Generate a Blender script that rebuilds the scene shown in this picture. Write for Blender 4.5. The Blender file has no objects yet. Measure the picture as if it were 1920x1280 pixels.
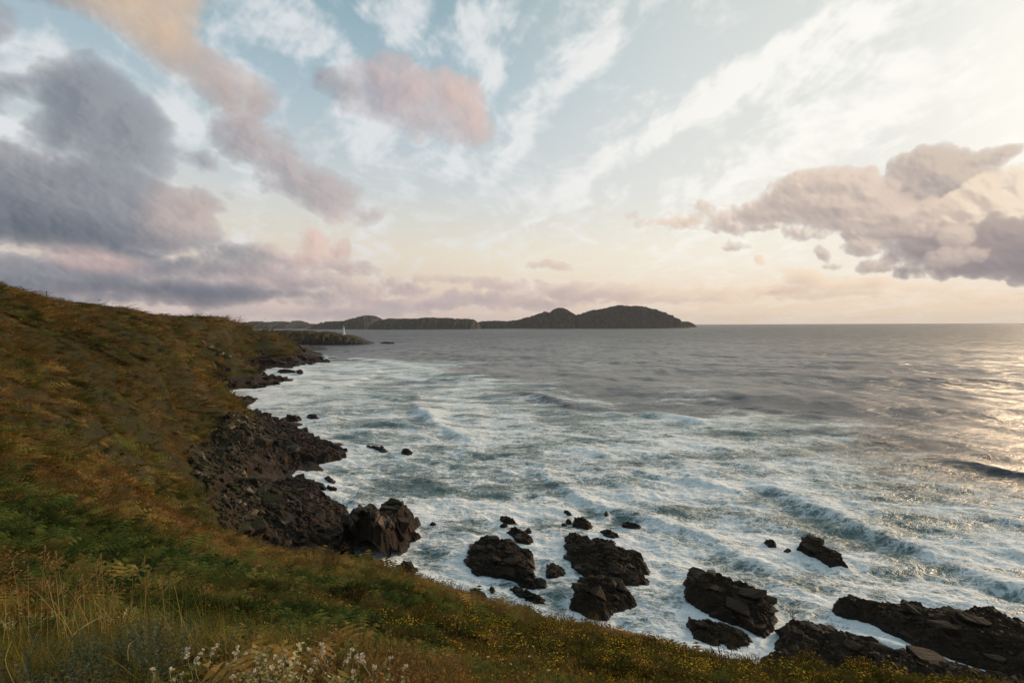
import bpy, bmesh, math, random
import numpy as np
from mathutils import Vector, Matrix, Euler

random.seed(7)
RNG = np.random.default_rng(11)
scene = bpy.context.scene
COL = scene.collection
R = math.radians

# ------------------------------------------------------------------ camera
CAM_H = 40.0
F_PX = 960.0                                   # focal length in photograph pixels (18 mm on 36 mm)
cam_data = bpy.data.cameras.new('camera')
cam_data.lens = 18.0
cam_data.sensor_width = 36.0
cam_data.clip_start = 0.1
cam_data.clip_end = 60000.0
cam = bpy.data.objects.new('camera', cam_data)
COL.objects.link(cam)
CAM_ROT = Matrix.Rotation(R(90 - 1.9), 4, 'X') @ Matrix.Rotation(R(-0.28), 4, 'Z')
cam.matrix_world = Matrix.Translation((0, 0, CAM_H)) @ CAM_ROT
scene.camera = cam
_CR = np.array(CAM_ROT.to_3x3())


def ray(px, py):
    """world direction through a photograph pixel (1920 x 1280)"""
    v = np.array([(px - 960.0) / F_PX, -(py - 640.0) / F_PX, -1.0])
    d = _CR @ v
    return d


def on_z(px, py, z=0.0):
    d = ray(px, py)
    t = (z - CAM_H) / d[2]
    return np.array([d[0] * t, d[1] * t, z])


def at(px, py, dist):
    """point seen at that pixel, dist metres ahead"""
    d = ray(px, py)
    t = dist / d[1]
    return np.array([d[0] * t, dist, CAM_H + d[2] * t])


# ------------------------------------------------------------------ sun, exposure
SUN_AZ = R(60)        # to the right of straight ahead
SUN_EL = R(17)
SUN_DIR = Vector((math.sin(SUN_AZ) * math.cos(SUN_EL), math.cos(SUN_AZ) * math.cos(SUN_EL), math.sin(SUN_EL)))
sun_data = bpy.data.lights.new('sun', 'SUN')
sun_data.energy = 2.8
sun_data.angle = R(22)
sun_data.color = (1.0, 0.72, 0.45)
sun = bpy.data.objects.new('sun', sun_data)
COL.objects.link(sun)
sun.rotation_euler = SUN_DIR.to_track_quat('Z', 'Y').to_euler()

scene.render.engine = 'CYCLES'
vs = scene.view_settings
vs.view_transform = 'Standard'
vs.look = 'None'
vs.exposure = 0.12
vs.gamma = 1.0
vs.use_curve_mapping = False
scene.cycles.max_bounces = 5
scene.cycles.diffuse_bounces = 2
scene.cycles.glossy_bounces = 3
scene.cycles.transmission_bounces = 2
scene.cycles.transparent_max_bounces = 6
scene.cycles.volume_bounces = 0
scene.cycles.volume_max_steps = 64
scene.cycles.use_denoising = True
scene.cycles.sample_clamp_direct = 6.0
scene.cycles.sample_clamp_indirect = 4.0


# ------------------------------------------------------------------ node expression helper
def srgb(r, g, b):
    def f(c):
        c /= 255.0
        return c / 12.92 if c <= 0.04045 else ((c + 0.055) / 1.055) ** 2.4
    return (f(r), f(g), f(b))


class NT:
    """small wrapper that builds shader nodes from expressions"""
    def __init__(self, tree):
        self.t = tree

    def n(self, kind, **props):
        nd = self.t.nodes.new(kind)
        for k, v in props.items():
            setattr(nd, k, v)
        return nd

    def put(self, sock, v):
        if v is None:
            return
        if isinstance(v, bpy.types.NodeSocket):
            self.t.links.new(v, sock)
        else:
            if hasattr(sock.default_value, '__len__'):
                v = tuple(v)
                if len(sock.default_value) == 4 and len(v) == 3:
                    v = v + (1.0,)
            sock.default_value = v

    def m(self, op, a, b=None, c=None, clamp=False):
        nd = self.n('ShaderNodeMath', operation=op, use_clamp=clamp)
        self.put(nd.inputs[0], a)
        self.put(nd.inputs[1], b)
        self.put(nd.inputs[2], c)
        return nd.outputs[0]

    def add(self, a, b): return self.m('ADD', a, b)
    def sub(self, a, b): return self.m('SUBTRACT', a, b)
    def mul(self, a, b): return self.m('MULTIPLY', a, b)
    def mad(self, a, b, c): return self.m('MULTIPLY_ADD', a, b, c)
    def mx(self, a, b): return self.m('MAXIMUM', a, b)
    def mn(self, a, b): return self.m('MINIMUM', a, b)
    def smax(self, a, b, k): return self.m('SMOOTH_MAX', a, b, k)

    def v(self, op, a, b=None, s=None):
        nd = self.n('ShaderNodeVectorMath', operation=op)
        self.put(nd.inputs[0], a)
        self.put(nd.inputs[1], b)
        if op == 'MULTIPLY_ADD':
            self.put(nd.inputs[2], s)
        elif s is not None:
            self.put(nd.inputs[3], s)
        return nd.outputs['Value'] if op in ('DOT_PRODUCT', 'LENGTH', 'DISTANCE') else nd.outputs[0]

    def xyz(self, a):
        nd = self.n('ShaderNodeSeparateXYZ')
        self.put(nd.inputs[0], a)
        return nd.outputs[0], nd.outputs[1], nd.outputs[2]

    def vec(self, x, y, z):
        nd = self.n('ShaderNodeCombineXYZ')
        self.put(nd.inputs[0], x); self.put(nd.inputs[1], y); self.put(nd.inputs[2], z)
        return nd.outputs[0]

    def step(self, x, a, b, o0=0.0, o1=1.0, smooth=True):
        nd = self.n('ShaderNodeMapRange', interpolation_type='SMOOTHSTEP' if smooth else 'LINEAR')
        self.put(nd.inputs[0], x)
        for k, val in zip((1, 2, 3, 4), (a, b, o0, o1)):
            self.put(nd.inputs[k], val)
        return nd.outputs[0]

    def noise(self, vec, scale, detail=3.0, rough=0.5, dist=0.0, color=False, lac=2.0, kind='FBM'):
        nd = self.n('ShaderNodeTexNoise', noise_dimensions='3D')
        nd.noise_type = kind
        self.put(nd.inputs['Vector'], vec)
        self.put(nd.inputs['Scale'], scale)
        self.put(nd.inputs['Detail'], detail)
        self.put(nd.inputs['Roughness'], rough)
        self.put(nd.inputs['Lacunarity'], lac)
        self.put(nd.inputs['Distortion'], dist)
        return nd.outputs['Color'] if color else nd.outputs['Fac']

    def voro(self, vec, scale, feature='F1', out='Distance', rand=1.0, smooth=None):
        nd = self.n('ShaderNodeTexVoronoi', feature=feature)
        self.put(nd.inputs['Vector'], vec)
        self.put(nd.inputs['Scale'], scale)
        self.put(nd.inputs['Randomness'], rand)
        if smooth is not None:
            self.put(nd.inputs['Smoothness'], smooth)
        return nd.outputs[out]

    def mix(self, f, a, b, blend='MIX'):
        nd = self.n('ShaderNodeMix', data_type='RGBA', blend_type=blend)
        self.put(nd.inputs[0], f)
        self.put(nd.inputs[6], a)
        self.put(nd.inputs[7], b)
        return nd.outputs[2]

    def ramp(self, f, stops, interp='LINEAR'):
        nd = self.n('ShaderNodeValToRGB')
        cr = nd.color_ramp
        cr.interpolation = interp
        while len(cr.elements) < len(stops):
            cr.elements.new(0.5)
        for e, (p, c) in zip(cr.elements, stops):
            e.position = p
            e.color = tuple(c) + (1.0,) if len(c) == 3 else c
        self.put(nd.inputs[0], f)
        return nd.outputs[0]

    def mapping(self, vec, loc=(0, 0, 0), rot=(0, 0, 0), scale=(1, 1, 1), kind='POINT'):
        nd = self.n('ShaderNodeMapping', vector_type=kind)
        self.put(nd.inputs[0], vec)
        nd.inputs['Location'].default_value = loc
        if kind != 'POINT' or True:
            nd.inputs['Rotation'].default_value = rot
        nd.inputs['Scale'].default_value = scale
        return nd.outputs[0]

    def attr(self, name, out='Fac'):
        nd = self.n('ShaderNodeAttribute', attribute_name=name)
        return nd.outputs[out]


# ------------------------------------------------------------------ numpy noise
_PERM = np.random.default_rng(5).permutation(4096).astype(np.int32)
_GA = np.random.default_rng(6).random(4096).astype(np.float32) * 2 * np.pi
_GX, _GY = np.cos(_GA), np.sin(_GA)


def perlin(x, y, seed=0):
    x = np.asarray(x, np.float32); y = np.asarray(y, np.float32)
    xi = np.floor(x); yi = np.floor(y)
    fx = x - xi; fy = y - yi
    xi = xi.astype(np.int32) + seed * 131; yi = yi.astype(np.int32) + seed * 57
    a0 = _PERM[xi & 4095]; a1 = _PERM[(xi + 1) & 4095]

    def g(a, yy, dx, dy):
        h = _PERM[(a + yy) & 4095]
        return _GX[h] * dx + _GY[h] * dy
    ux = fx * fx * fx * (fx * (fx * 6 - 15) + 10)
    uy = fy * fy * fy * (fy * (fy * 6 - 15) + 10)
    n00 = g(a0, yi, fx, fy); n10 = g(a1, yi, fx - 1, fy)
    n01 = g(a0, yi + 1, fx, fy - 1); n11 = g(a1, yi + 1, fx - 1, fy - 1)
    a = n00 + ux * (n10 - n00); b = n01 + ux * (n11 - n01)
    return (a + uy * (b - a)) * 1.4


def fbm(x, y, octs=4, gain=0.5, seed=0, lac=2.03, mode=None):
    out = 0.0; amp = 1.0; tot = 0.0; f = 1.0
    for k in range(octs):
        n = perlin(x * f + 17.3 * k, y * f - 9.1 * k, seed + k)
        if mode == 'billow':
            n = np.abs(n) * 2 - 0.55
        elif mode == 'ridge':
            n = 0.55 - np.abs(n) * 2
        out = out + n * amp; tot += amp
        amp *= gain; f *= lac
    return out / tot


def sstep(x, a, b):
    t = np.clip((x - a) / (b - a), 0, 1)
    return t * t * (3 - 2 * t)


def hash2(i, j, s=0):
    i = np.asarray(i, np.int64); j = np.asarray(j, np.int64)
    h = (i * 374761393 + j * 668265263 + s * 2147483647 + 1013904223) & 0xFFFFFFFF
    h = ((h ^ (h >> 13)) * 1274126177) & 0xFFFFFFFF
    h = (h ^ (h >> 16)) & 0xFFFFFFFF
    return (h / 4294967296.0).astype(np.float32)


# ------------------------------------------------------------------ sky
# cloud masses, each a tilted ellipse of sky: (px, py, half width, half height, tilt)
TONGUES = [
    (300, 60, 235, 66, -36), (230, -25, 220, 80, -20), (140, -35, 120, 60, 0), (420, 180, 100, 46, -45), (470, 205, 56, 60, -60),
    (60, -60, 200, 60, 0),
]
TONGUE2 = [
    (430, 240, 60, 36, -20), (480, 265, 110, 52, -40), (560, 325, 100, 50, -35), (620, 365, 70, 36, -25), (520, 290, 120, 40, -38), (705, 399, 34, 15, 0), (600, 340, 110, 42, -30),
]
TALL = [
    (150, 190, 110, 90, -50), (255, 275, 100, 62, -35), (225, 245, 100, 86, -38), (190, 290, 130, 50, -20), (60, 165, 100, 30, 4), (-30, 60, 80, 60, -10), (300, 305, 50, 34, -35), (385, 300, 50, 26, -20), (120, 250, 90, 60, 0),
    (-60, 190, 90, 30, 0), (60, 330, 160, 60, 0),
]
PINK = [
    (750, 185, 95, 66, -15), (840, 185, 72, 62, -40), (868, 230, 56, 50, -60), (690, 150, 60, 50, -20), (790, 235, 96, 34, -12),
    (580, 150, 24, 20, 0), (705, 112, 30, 30, 0), (630, 180, 50, 26, -30),
]
FRONT = [
    (60, 375, 380, 92, -6), (280, 410, 150, 66, -4), (-300, 380, 300, 150, 0), (200, 345, 190, 44, -12), (340, 430, 80, 44, 0), (40, 430, 330, 40, 0), (370, 390, 60, 50, -20), (100, 400, 260, 70, 0),
]
MID = [   # long low shelf with a pink tower, on the left
    (330, 540, 400, 32, -3), (60, 520, 300, 50, 0), (560, 528, 190, 24, -5), (430, 505, 250, 26, -6), (130, 560, 300, 20, 0), (200, 490, 160, 24, -6), (-200, 520, 320, 70, 0),
    (590, 455, 28, 40, 6), (590, 485, 52, 32, 0), (648, 472, 24, 24, 0), (520, 480, 100, 22, -8), (660, 502, 86, 20, -8), (740, 530, 90, 9, -3), (450, 470, 60, 24, 0), (320, 500, 130, 30, 0),
]
R_HEAD = [(1760, 325, 100, 48, 6), (1700, 345, 60, 40, 20), (1830, 300, 66, 24, 2), (1800, 345, 90, 44, 0), (1660, 350, 20, 16, 0), (1740, 365, 60, 26, 0), (1870, 288, 30, 10, 6)]
R_COLUMN = [(1850, 370, 50, 40, 0), (1885, 400, 50, 50, 0), (1810, 400, 60, 40, 0), (1860, 430, 90, 40, 0), (1760, 420, 60, 30, 0), (1905, 350, 24, 40, 0), (1950, 440, 60, 50, 0)]
R_LOWER = [(1850, 485, 190, 36, -2), (1990, 470, 180, 70, 0), (2150, 420, 160, 90, 0), (1740, 470, 90, 30, -16), (1700, 435, 100, 18, -10), (1760, 450, 80, 34, -10), (1800, 505, 130, 18, -2), (1900, 440, 90, 40, 0), (1690, 500, 40, 10, 0), (1640, 438, 50, 9, 0)]
R_BODY = [(1560, 385, 140, 34, 0), (1500, 350, 52, 24, 10), (1570, 342, 84, 30, 5), (1620, 360, 50, 34, 0), (1450, 402, 120, 17, -4), (1385, 405, 62, 11, 0), (1600, 415, 130, 18, -2), (1420, 424, 90, 8, -4), (1735, 392, 44, 24, 0), (1680, 400, 70, 26, 0),
          (1600, 462, 24, 9, 0), (1368, 457, 20, 6, 0), (1560, 490, 14, 5, 0), (1535, 467, 8, 4, 0), (1630, 498, 34, 12, 10), (1760, 488, 50, 12, 10), (1790, 438, 24, 14, 0)]
LOW = [   # small clouds standing on the horizon
    (1265, 413, 44, 7, 0), (1040, 500, 34, 8, -8), (1420, 487, 6, 7, 0),
    (640, 585, 120, 14, 0), (820, 568, 40, 12, 0), (745, 575, 50, 12, 0), (860, 560, 30, 14, 0), (930, 560, 60, 14, 0), (950, 535, 40, 12, 0),
    (860, 524, 80, 6, -2), (1060, 545, 60, 16, 0), (1130, 550, 90, 13, 0), (1190, 545, 40, 14, 0), (1220, 560, 60, 8, 0), (1000, 570, 90, 9, 0),
    (1350, 546, 80, 9, 0), (1460, 540, 60, 11, 0), (1500, 520, 34, 12, 0), (1560, 535, 80, 9, 0), (1630, 530, 60, 11, 0), (1700, 535, 60, 7, 0),
    (1780, 545, 60, 6, 0), (560, 590, 120, 8, 0), (400, 592, 120, 7, 0), (1490, 505, 30, 6, 0), (1900, 560, 80, 5, 0), (770, 545, 34, 12, 0),
    (480, 578, 90, 7, 0), (1320, 560, 60, 5, 0), (1600, 552, 90, 5, 0),
]
CIRRUS_PLUS = [   # (px, py, a, b, tilt, amount)
    (1290, 215, 300, 34, 36, 0.55), (1470, 110, 300, 60, 30, 0.5), (1090, 115, 170, 30, 58, 0.6), (985, 215, 60, 20, 50, 0.4),
    (960, 290, 60, 22, 60, 0.55), (1120, 320, 150, 22, 42, 0.35),
    (690, 270, 130, 42, -45, 0.45), (540, 60, 150, 42, -32, 0.5), (600, 30, 120, 40, -30, 0.3), (900, 70, 110, 34, -80, 0.45), (855, 320, 40, 22, -40, 0.45),
    (80, 90, 90, 60, -20, 0.6), (40, 150, 60, 30, 0, 0.4), (1550, 270, 300, 40, 24, 0.45), (1700, 150, 260, 70, 22, 0.4), (1380, 330, 180, 24, 26, 0.3),
    (500, 330, 60, 60, 0, 0.35), (320, 210, 50, 50, 0, 0.5), (350, 245, 30, 50, -20, 0.45), (20, 245, 50, 26, 0, 0.5), (630, 140, 60, 30, -20, 0.35),
    (740, 40, 70, 60, -60, 0.3),
    (570, 170, 90, 60, -50, -0.4), (660, 60, 110, 34, -50, -0.5), (1240, 60, 90, 70, 40, -0.35), (1230, 130, 120, 34, 50, -0.35), (1250, 290, 160, 26, 33, -0.3),
    (1000, 110, 30, 120, -28, -0.4), (1050, 280, 100, 44, 45, -0.4), (1420, 240, 150, 20, 30, -0.2), (830, 20, 40, 60, -20, -0.3), (20, 20, 60, 40, 0, -0.2),
    (540, 250, 50, 70, -40, -0.3), (1010, 30, 40, 60, -30, -0.3),
]
TINTS = [         # cloud colours: (px, py, a, b, tilt, shaded colour, lit colour, amount)
    (0, 300, 900, 600, 0, (96, 105, 118), (150, 150, 157), 1.0),
    (290, 10, 300, 150, -35, (176, 154, 138), (208, 180, 152), 1.0),
    (430, 170, 150, 80, -45, (152, 140, 140), (190, 168, 158), 0.9),
    (190, 220, 210, 170, -40, (108, 115, 127), (140, 144, 152), 0.9),
    (540, 310, 220, 90, -35, (132, 132, 141), (178, 166, 166), 0.9),
    (780, 190, 230, 150, -20, (152, 150, 162), (200, 180, 177), 1.0),
    (870, 180, 110, 80, -50, (176, 160, 164), (214, 185, 174), 0.8),
    (350, 400, 110, 90, 0, (142, 136, 144), (194, 174, 168), 0.75),
    (100, 450, 420, 70, -5, (76, 87, 102), (114, 121, 134), 0.95),
    (170, 485, 160, 34, -6, (130, 124, 134), (198, 172, 168), 0.9),
    (330, 553, 420, 38, 0, (72, 83, 99), (116, 120, 134), 0.95),
    (600, 450, 120, 80, 0, (186, 162, 158), (224, 196, 184), 0.9),
    (560, 520, 260, 34, -4, (140, 134, 146), (190, 168, 168), 0.7),
    (1800, 380, 620, 330, 0, (150, 140, 144), (236, 216, 196), 1.0),
    (1790, 320, 170, 70, 0, (134, 128, 136), (186, 170, 158), 0.9),
    (1560, 380, 190, 60, 0, (160, 146, 146), (224, 204, 188), 0.9),
    (1400, 410, 110, 40, 0, (136, 128, 138), (184, 168, 166), 0.9),
    (1850, 505, 260, 60, 0, (134, 123, 128), (170, 154, 148), 0.95),
    (1890, 380, 70, 90, 0, (176, 158, 146), (250, 230, 190), 0.8),
]


def cloud_map():
    """clouds as seen by direction: colour and cover on a stereographic chart of the sky"""
    ST = 0.00125
    U0, U1, V0, V1 = -1.45, 1.45, -0.02, 1.1
    nu, nv = int((U1 - U0) / ST), int((V1 - V0) / ST)
    us = (U0 + (np.arange(nu) + 0.5) * ST).astype(np.float32)
    vs_ = (V0 + (np.arange(nv) + 0.5) * ST).astype(np.float32)
    U, V = np.meshgrid(us, vs_)
    s2 = U * U + V * V
    dx = 2 * U / (1 + s2); dz = 2 * V / (1 + s2); dy = (1 - s2) / (1 + s2)
    # photograph pixel of each direction (front only)
    c = _CR.T.astype(np.float32)
    cx = c[0, 0] * dx + c[0, 1] * dy + c[0, 2] * dz
    cy = c[1, 0] * dx + c[1, 1] * dy + c[1, 2] * dz
    cz = -(c[2, 0] * dx + c[2, 1] * dy + c[2, 2] * dz)
    czc = np.maximum(cz, 0.12)
    PX = 960 + F_PX * cx / czc
    PY = 640 - F_PX * cy / czc
    # warps
    w1x = fbm(U * 7, V * 7, 3, 0.5, 1); w1y = fbm(U * 7, V * 7, 3, 0.5, 2)
    w2x = fbm(U * 28, V * 30, 4, 0.55, 3); w2y = fbm(U * 28, V * 30, 4, 0.55, 4)
    bil = fbm(U * 16, V * 22, 5, 0.55, 9, mode='billow')
    bil2 = fbm(U * 42, V * 60, 4, 0.55, 19, mode='billow')
    bi1 = fbm(U * 22, V * 24, 4, 0.5, 109, mode='billow')
    bi2 = fbm(U * 60, V * 62, 4, 0.5, 119, mode='billow')
    fb = fbm(U * 11, V * 15, 6, 0.55, 31)

    def field(blobs, amp1, amp2, k):
        X = PX + w1x * amp1 + w2x * amp2
        Y = PY + w1y * amp1 * 0.6 + w2y * amp2 * 0.7
        acc = None
        for (bx, by, a, b, ang) in blobs:
            ca, sa = math.cos(R(ang)), math.sin(R(ang))
            x = X - bx; y = by - Y
            p = (x * ca + y * sa) / a
            q_ = (-x * sa + y * ca) / b
            s = (1 - np.sqrt(p * p + q_ * q_)) * min(a, b) * 1.0
            if acc is None:
                acc = s
            else:
                h = np.clip(0.5 + 0.5 * (acc - s) / k, 0, 1)
                acc = s + (acc - s) * h + k * h * (1 - h)
        return acc

    us_, vs2 = SUN_DIR.x / (1 + SUN_DIR.y), SUN_DIR.z / (1 + SUN_DIR.y)
    tx = us_ - U; ty = (vs2 + 0.10) - V
    tl = np.sqrt(tx * tx + ty * ty) + 1e-4
    tx /= tl; ty /= tl
    JJ, II = np.meshgrid(np.arange(nu, dtype=np.int32), np.arange(nv, dtype=np.int32))

    def march(tau, steps, c_):
        acc = np.zeros_like(tau)
        prev = 0.0
        for st in steps:
            i = np.clip(II + (ty * st / ST).astype(np.int32), 0, nv - 1)
            j = np.clip(JJ + (tx * st / ST).astype(np.int32), 0, nu - 1)
            acc += tau[i, j] * (st - prev)
            prev = st
        return np.exp(-acc * c_)

    # colours of shade and light
    sh = np.zeros((nv, nu, 3), np.float32) + np.array(srgb(130, 128, 138), np.float32)
    lt = np.zeros((nv, nu, 3), np.float32) + np.array(srgb(200, 180, 176), np.float32)
    for (bx, by, a, b, ang, dark, light, amt) in TINTS:
        ca, sa = math.cos(R(ang)), math.sin(R(ang))
        x = PX + w1x * 60 - bx; y = by - PY - w1y * 40
        r = np.sqrt(((x * ca + y * sa) / a) ** 2 + ((-x * sa + y * ca) / b) ** 2)
        f = (sstep(1 - r, -0.1, 0.7) * amt)[..., None]
        sh = sh + (np.array(srgb(*dark), np.float32) - sh) * f
        lt = lt + (np.array(srgb(*light), np.float32) - lt) * f

    col = np.zeros((nv, nu, 3), np.float32)
    alpha = np.zeros((nv, nu), np.float32)

    def over(c2, a2):
        nonlocal col, alpha
        a2_ = a2[..., None]
        col = c2 * a2_ + col * (1 - a2_)
        alpha = a2 + alpha * (1 - a2)

    # --- cirrus fibres on a flat high layer
    inv = 1.0 / (np.maximum(dz, 0) + 0.10)
    az0 = R(-4)
    fx = (dx * math.cos(az0) - dy * math.sin(az0)) * inv
    fy = (dx * math.sin(az0) + dy * math.cos(az0)) * inv
    q1 = fbm(fx * 1.1, fy * 1.1, 3, 0.5, 41); q2 = fbm(fx * 1.1, fy * 1.1, 3, 0.5, 42)
    fx2 = fx + q1 * 0.35; fy2 = fy + q2 * 0.5
    bands = fbm(fx2 * 1.5, fy2 * 0.22, 3, 0.5, 43)
    fib = fbm((fx2 + 0.25 * fy2) * 5.0, (fy2 - 0.2 * fx2) * 1.6, 7, 0.66, 44)
    fib2 = fbm((fx2 - 0.5 * fy2) * 9.0, (fy2 + 0.4 * fx2) * 3.0, 6, 0.62, 48)
    floc = fbm(U * 36 + q1, V * 44 + q2, 5, 0.6, 52)
    ci = 0.37 + bands * 0.65 + fib * 0.85 + fib2 * 0.6 + floc * 0.8
    X = PX + w1x * 50 + w2x * 24; Y = PY + w1y * 40 + w2y * 20
    for (bx, by, a, b, ang, amt) in CIRRUS_PLUS:
        ca, sa = math.cos(R(ang)), math.sin(R(ang))
        x = X - bx; y = by - Y
        r = np.sqrt(((x * ca + y * sa) / a) ** 2 + ((-x * sa + y * ca) / b) ** 2)
        ci = ci + sstep(1.25 - r, 0.0, 0.9) * amt
    ca_ = sstep(ci, 0.08, 1.12) * (0.35 + 0.65 * sstep(dz, 0.04, 0.2))
    sdot = dx * SUN_DIR.x + dy * SUN_DIR.y + dz * SUN_DIR.z
    glow = sstep(sdot, 0.35, 0.95)[..., None]
    ccol = np.array(srgb(222, 224, 226), np.float32) * (1 - glow) + np.array(srgb(250, 247, 240), np.float32) * glow
    over(ccol, ca_ * 0.8)

    # --- low clouds standing on the horizon
    D = 4 + field(LOW, 14, 14, 6) + bil2 * 9 + bil * 5
    tau = np.clip(D, 0, 40) / 8.0
    L = march(tau, (0.004, 0.009, 0.016, 0.03), 40.0)
    rt = sstep(dx, -0.1, 0.5)[..., None]
    lowsh = np.array(srgb(160, 150, 158), np.float32) * (1 - rt) + np.array(srgb(190, 168, 158), np.float32) * rt
    lowlt = np.array(srgb(210, 190, 182), np.float32) * (1 - rt) + np.array(srgb(240, 216, 190), np.float32) * rt
    over(lowsh + (lowlt - lowsh) * L[..., None], (1 - np.exp(-tau * 2.0)) * 0.92)

    def mass(blobs, a1, a2, k, nb, nb2, nf, thick, steps, c_, dens, relief, amax=0.98, cs=None, grow=0):
        D = grow + field(blobs, a1, a2, k) + (bil if cs is None else bi1) * nb + (bil2 if cs is None else bi2) * nb2 + fb * nf
        tau = np.clip(D, 0, 90) / thick
        tau = tau / (1 + tau * 0.25)
        L = march(tau, steps, c_)
        # relief of the billows
        gy, gx = np.gradient(np.clip(D, -4, 300))
        rel = -(gx * tx + gy * ty)
        Lt = 0.12 + 0.78 * L + np.clip(rel * relief, -0.3, 0.35)
        Lt = np.clip(Lt + 0.45 * sstep(D, 18, 3) * np.clip(rel * 0.5, 0, 1), 0, 1)
        if cs is None:
            c0, c1 = sh, lt
        else:
            c0, c1 = np.array(srgb(*cs[0]), np.float32), np.array(srgb(*cs[1]), np.float32)
            low_ = sstep(PY, 400, 520)[..., None] * 0.35
            c1 = c1 + (c0 - c1) * low_
        over(c0 + (c1 - c0) * Lt[..., None], (1 - np.exp(-tau * dens)) * amax)
        return D

    mass(TONGUES, 60, 26, 24, 14, 5, 26, 34.0, (0.012, 0.028, 0.05, 0.08, 0.12), 8.0, 1.7, 0.06)
    mass(TALL, 60, 30, 22, 22, 8, 26, 30.0, (0.010, 0.024, 0.045, 0.075, 0.11), 9.0, 1.9, 0.10)
    mass(TONGUE2, 50, 28, 18, 18, 8, 22, 26.0, (0.010, 0.024, 0.045, 0.075, 0.11), 9.0, 1.8, 0.10)
    mass(PINK, 50, 26, 20, 16, 6, 20, 30.0, (0.010, 0.024, 0.045, 0.075), 9.0, 1.8, 0.08)
    mass(MID, 30, 20, 10, 14, 9, 8, 16.0, (0.008, 0.018, 0.032, 0.055, 0.09), 13.0, 2.2, 0.08)
    mass(FRONT, 44, 26, 20, 20, 8, 14, 20.0, (0.010, 0.024, 0.045, 0.075, 0.12), 9.0, 2.2, 0.08)
    mass(R_HEAD, 20, 16, 8, 12, 8, 4, 12.0, (0.006, 0.014, 0.026, 0.045), 9.0, 3.0, 0.09, cs=((134, 129, 138), (204, 188, 174)), grow=5)
    mass(R_COLUMN, 20, 16, 7, 16, 12, 4, 12.0, (0.006, 0.012, 0.022, 0.04), 8.0, 2.8, 0.08, cs=((166, 151, 148), (236, 218, 196)), grow=6)
    mass(R_LOWER, 24, 18, 8, 14, 10, 6, 12.0, (0.006, 0.014, 0.026, 0.045, 0.07), 9.0, 2.8, 0.05, cs=((116, 110, 121), (172, 157, 153)), grow=6)
    Dc = mass(R_BODY, 26, 18, 7, 15, 7, 7, 11.0, (0.006, 0.014, 0.026, 0.04), 9.0, 2.6, 0.06, cs=((128, 124, 132), (220, 200, 184)), grow=7)
    # lower dark underside strengthened, bright rim next to the sun
    edge = sstep(U, U0, U0 + 0.2) * sstep(-U, -U1, -U1 + 0.2)
    edge = edge * sstep(-V, -V1, -V1 + 0.15)
    img = bpy.data.images.new('cloud_chart', nu, nv, alpha=True, float_buffer=True)
    img.colorspace_settings.name = 'Non-Color'
    px = np.empty((nv, nu, 4), np.float32)
    a = np.clip(alpha, 0, 1)
    px[..., :3] = col / np.maximum(alpha, 1e-3)[..., None]
    px[..., 3] = a * edge
    # store cover in a second image so that colour is never premultiplied
    cov = bpy.data.images.new('cloud_cover', nu, nv, alpha=False, float_buffer=True)
    cov.colorspace_settings.name = 'Non-Color'
    cv = np.empty((nv, nu, 4), np.float32)
    cv[..., :3] = (a * edge)[..., None]; cv[..., 3] = 1
    px[..., 3] = 1
    img.pixels.foreach_set(px.ravel()); cov.pixels.foreach_set(cv.ravel())
    img.update(); cov.update()
    img.pack(); cov.pack()
    return img, cov, (U0, U1, V0, V1)


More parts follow.
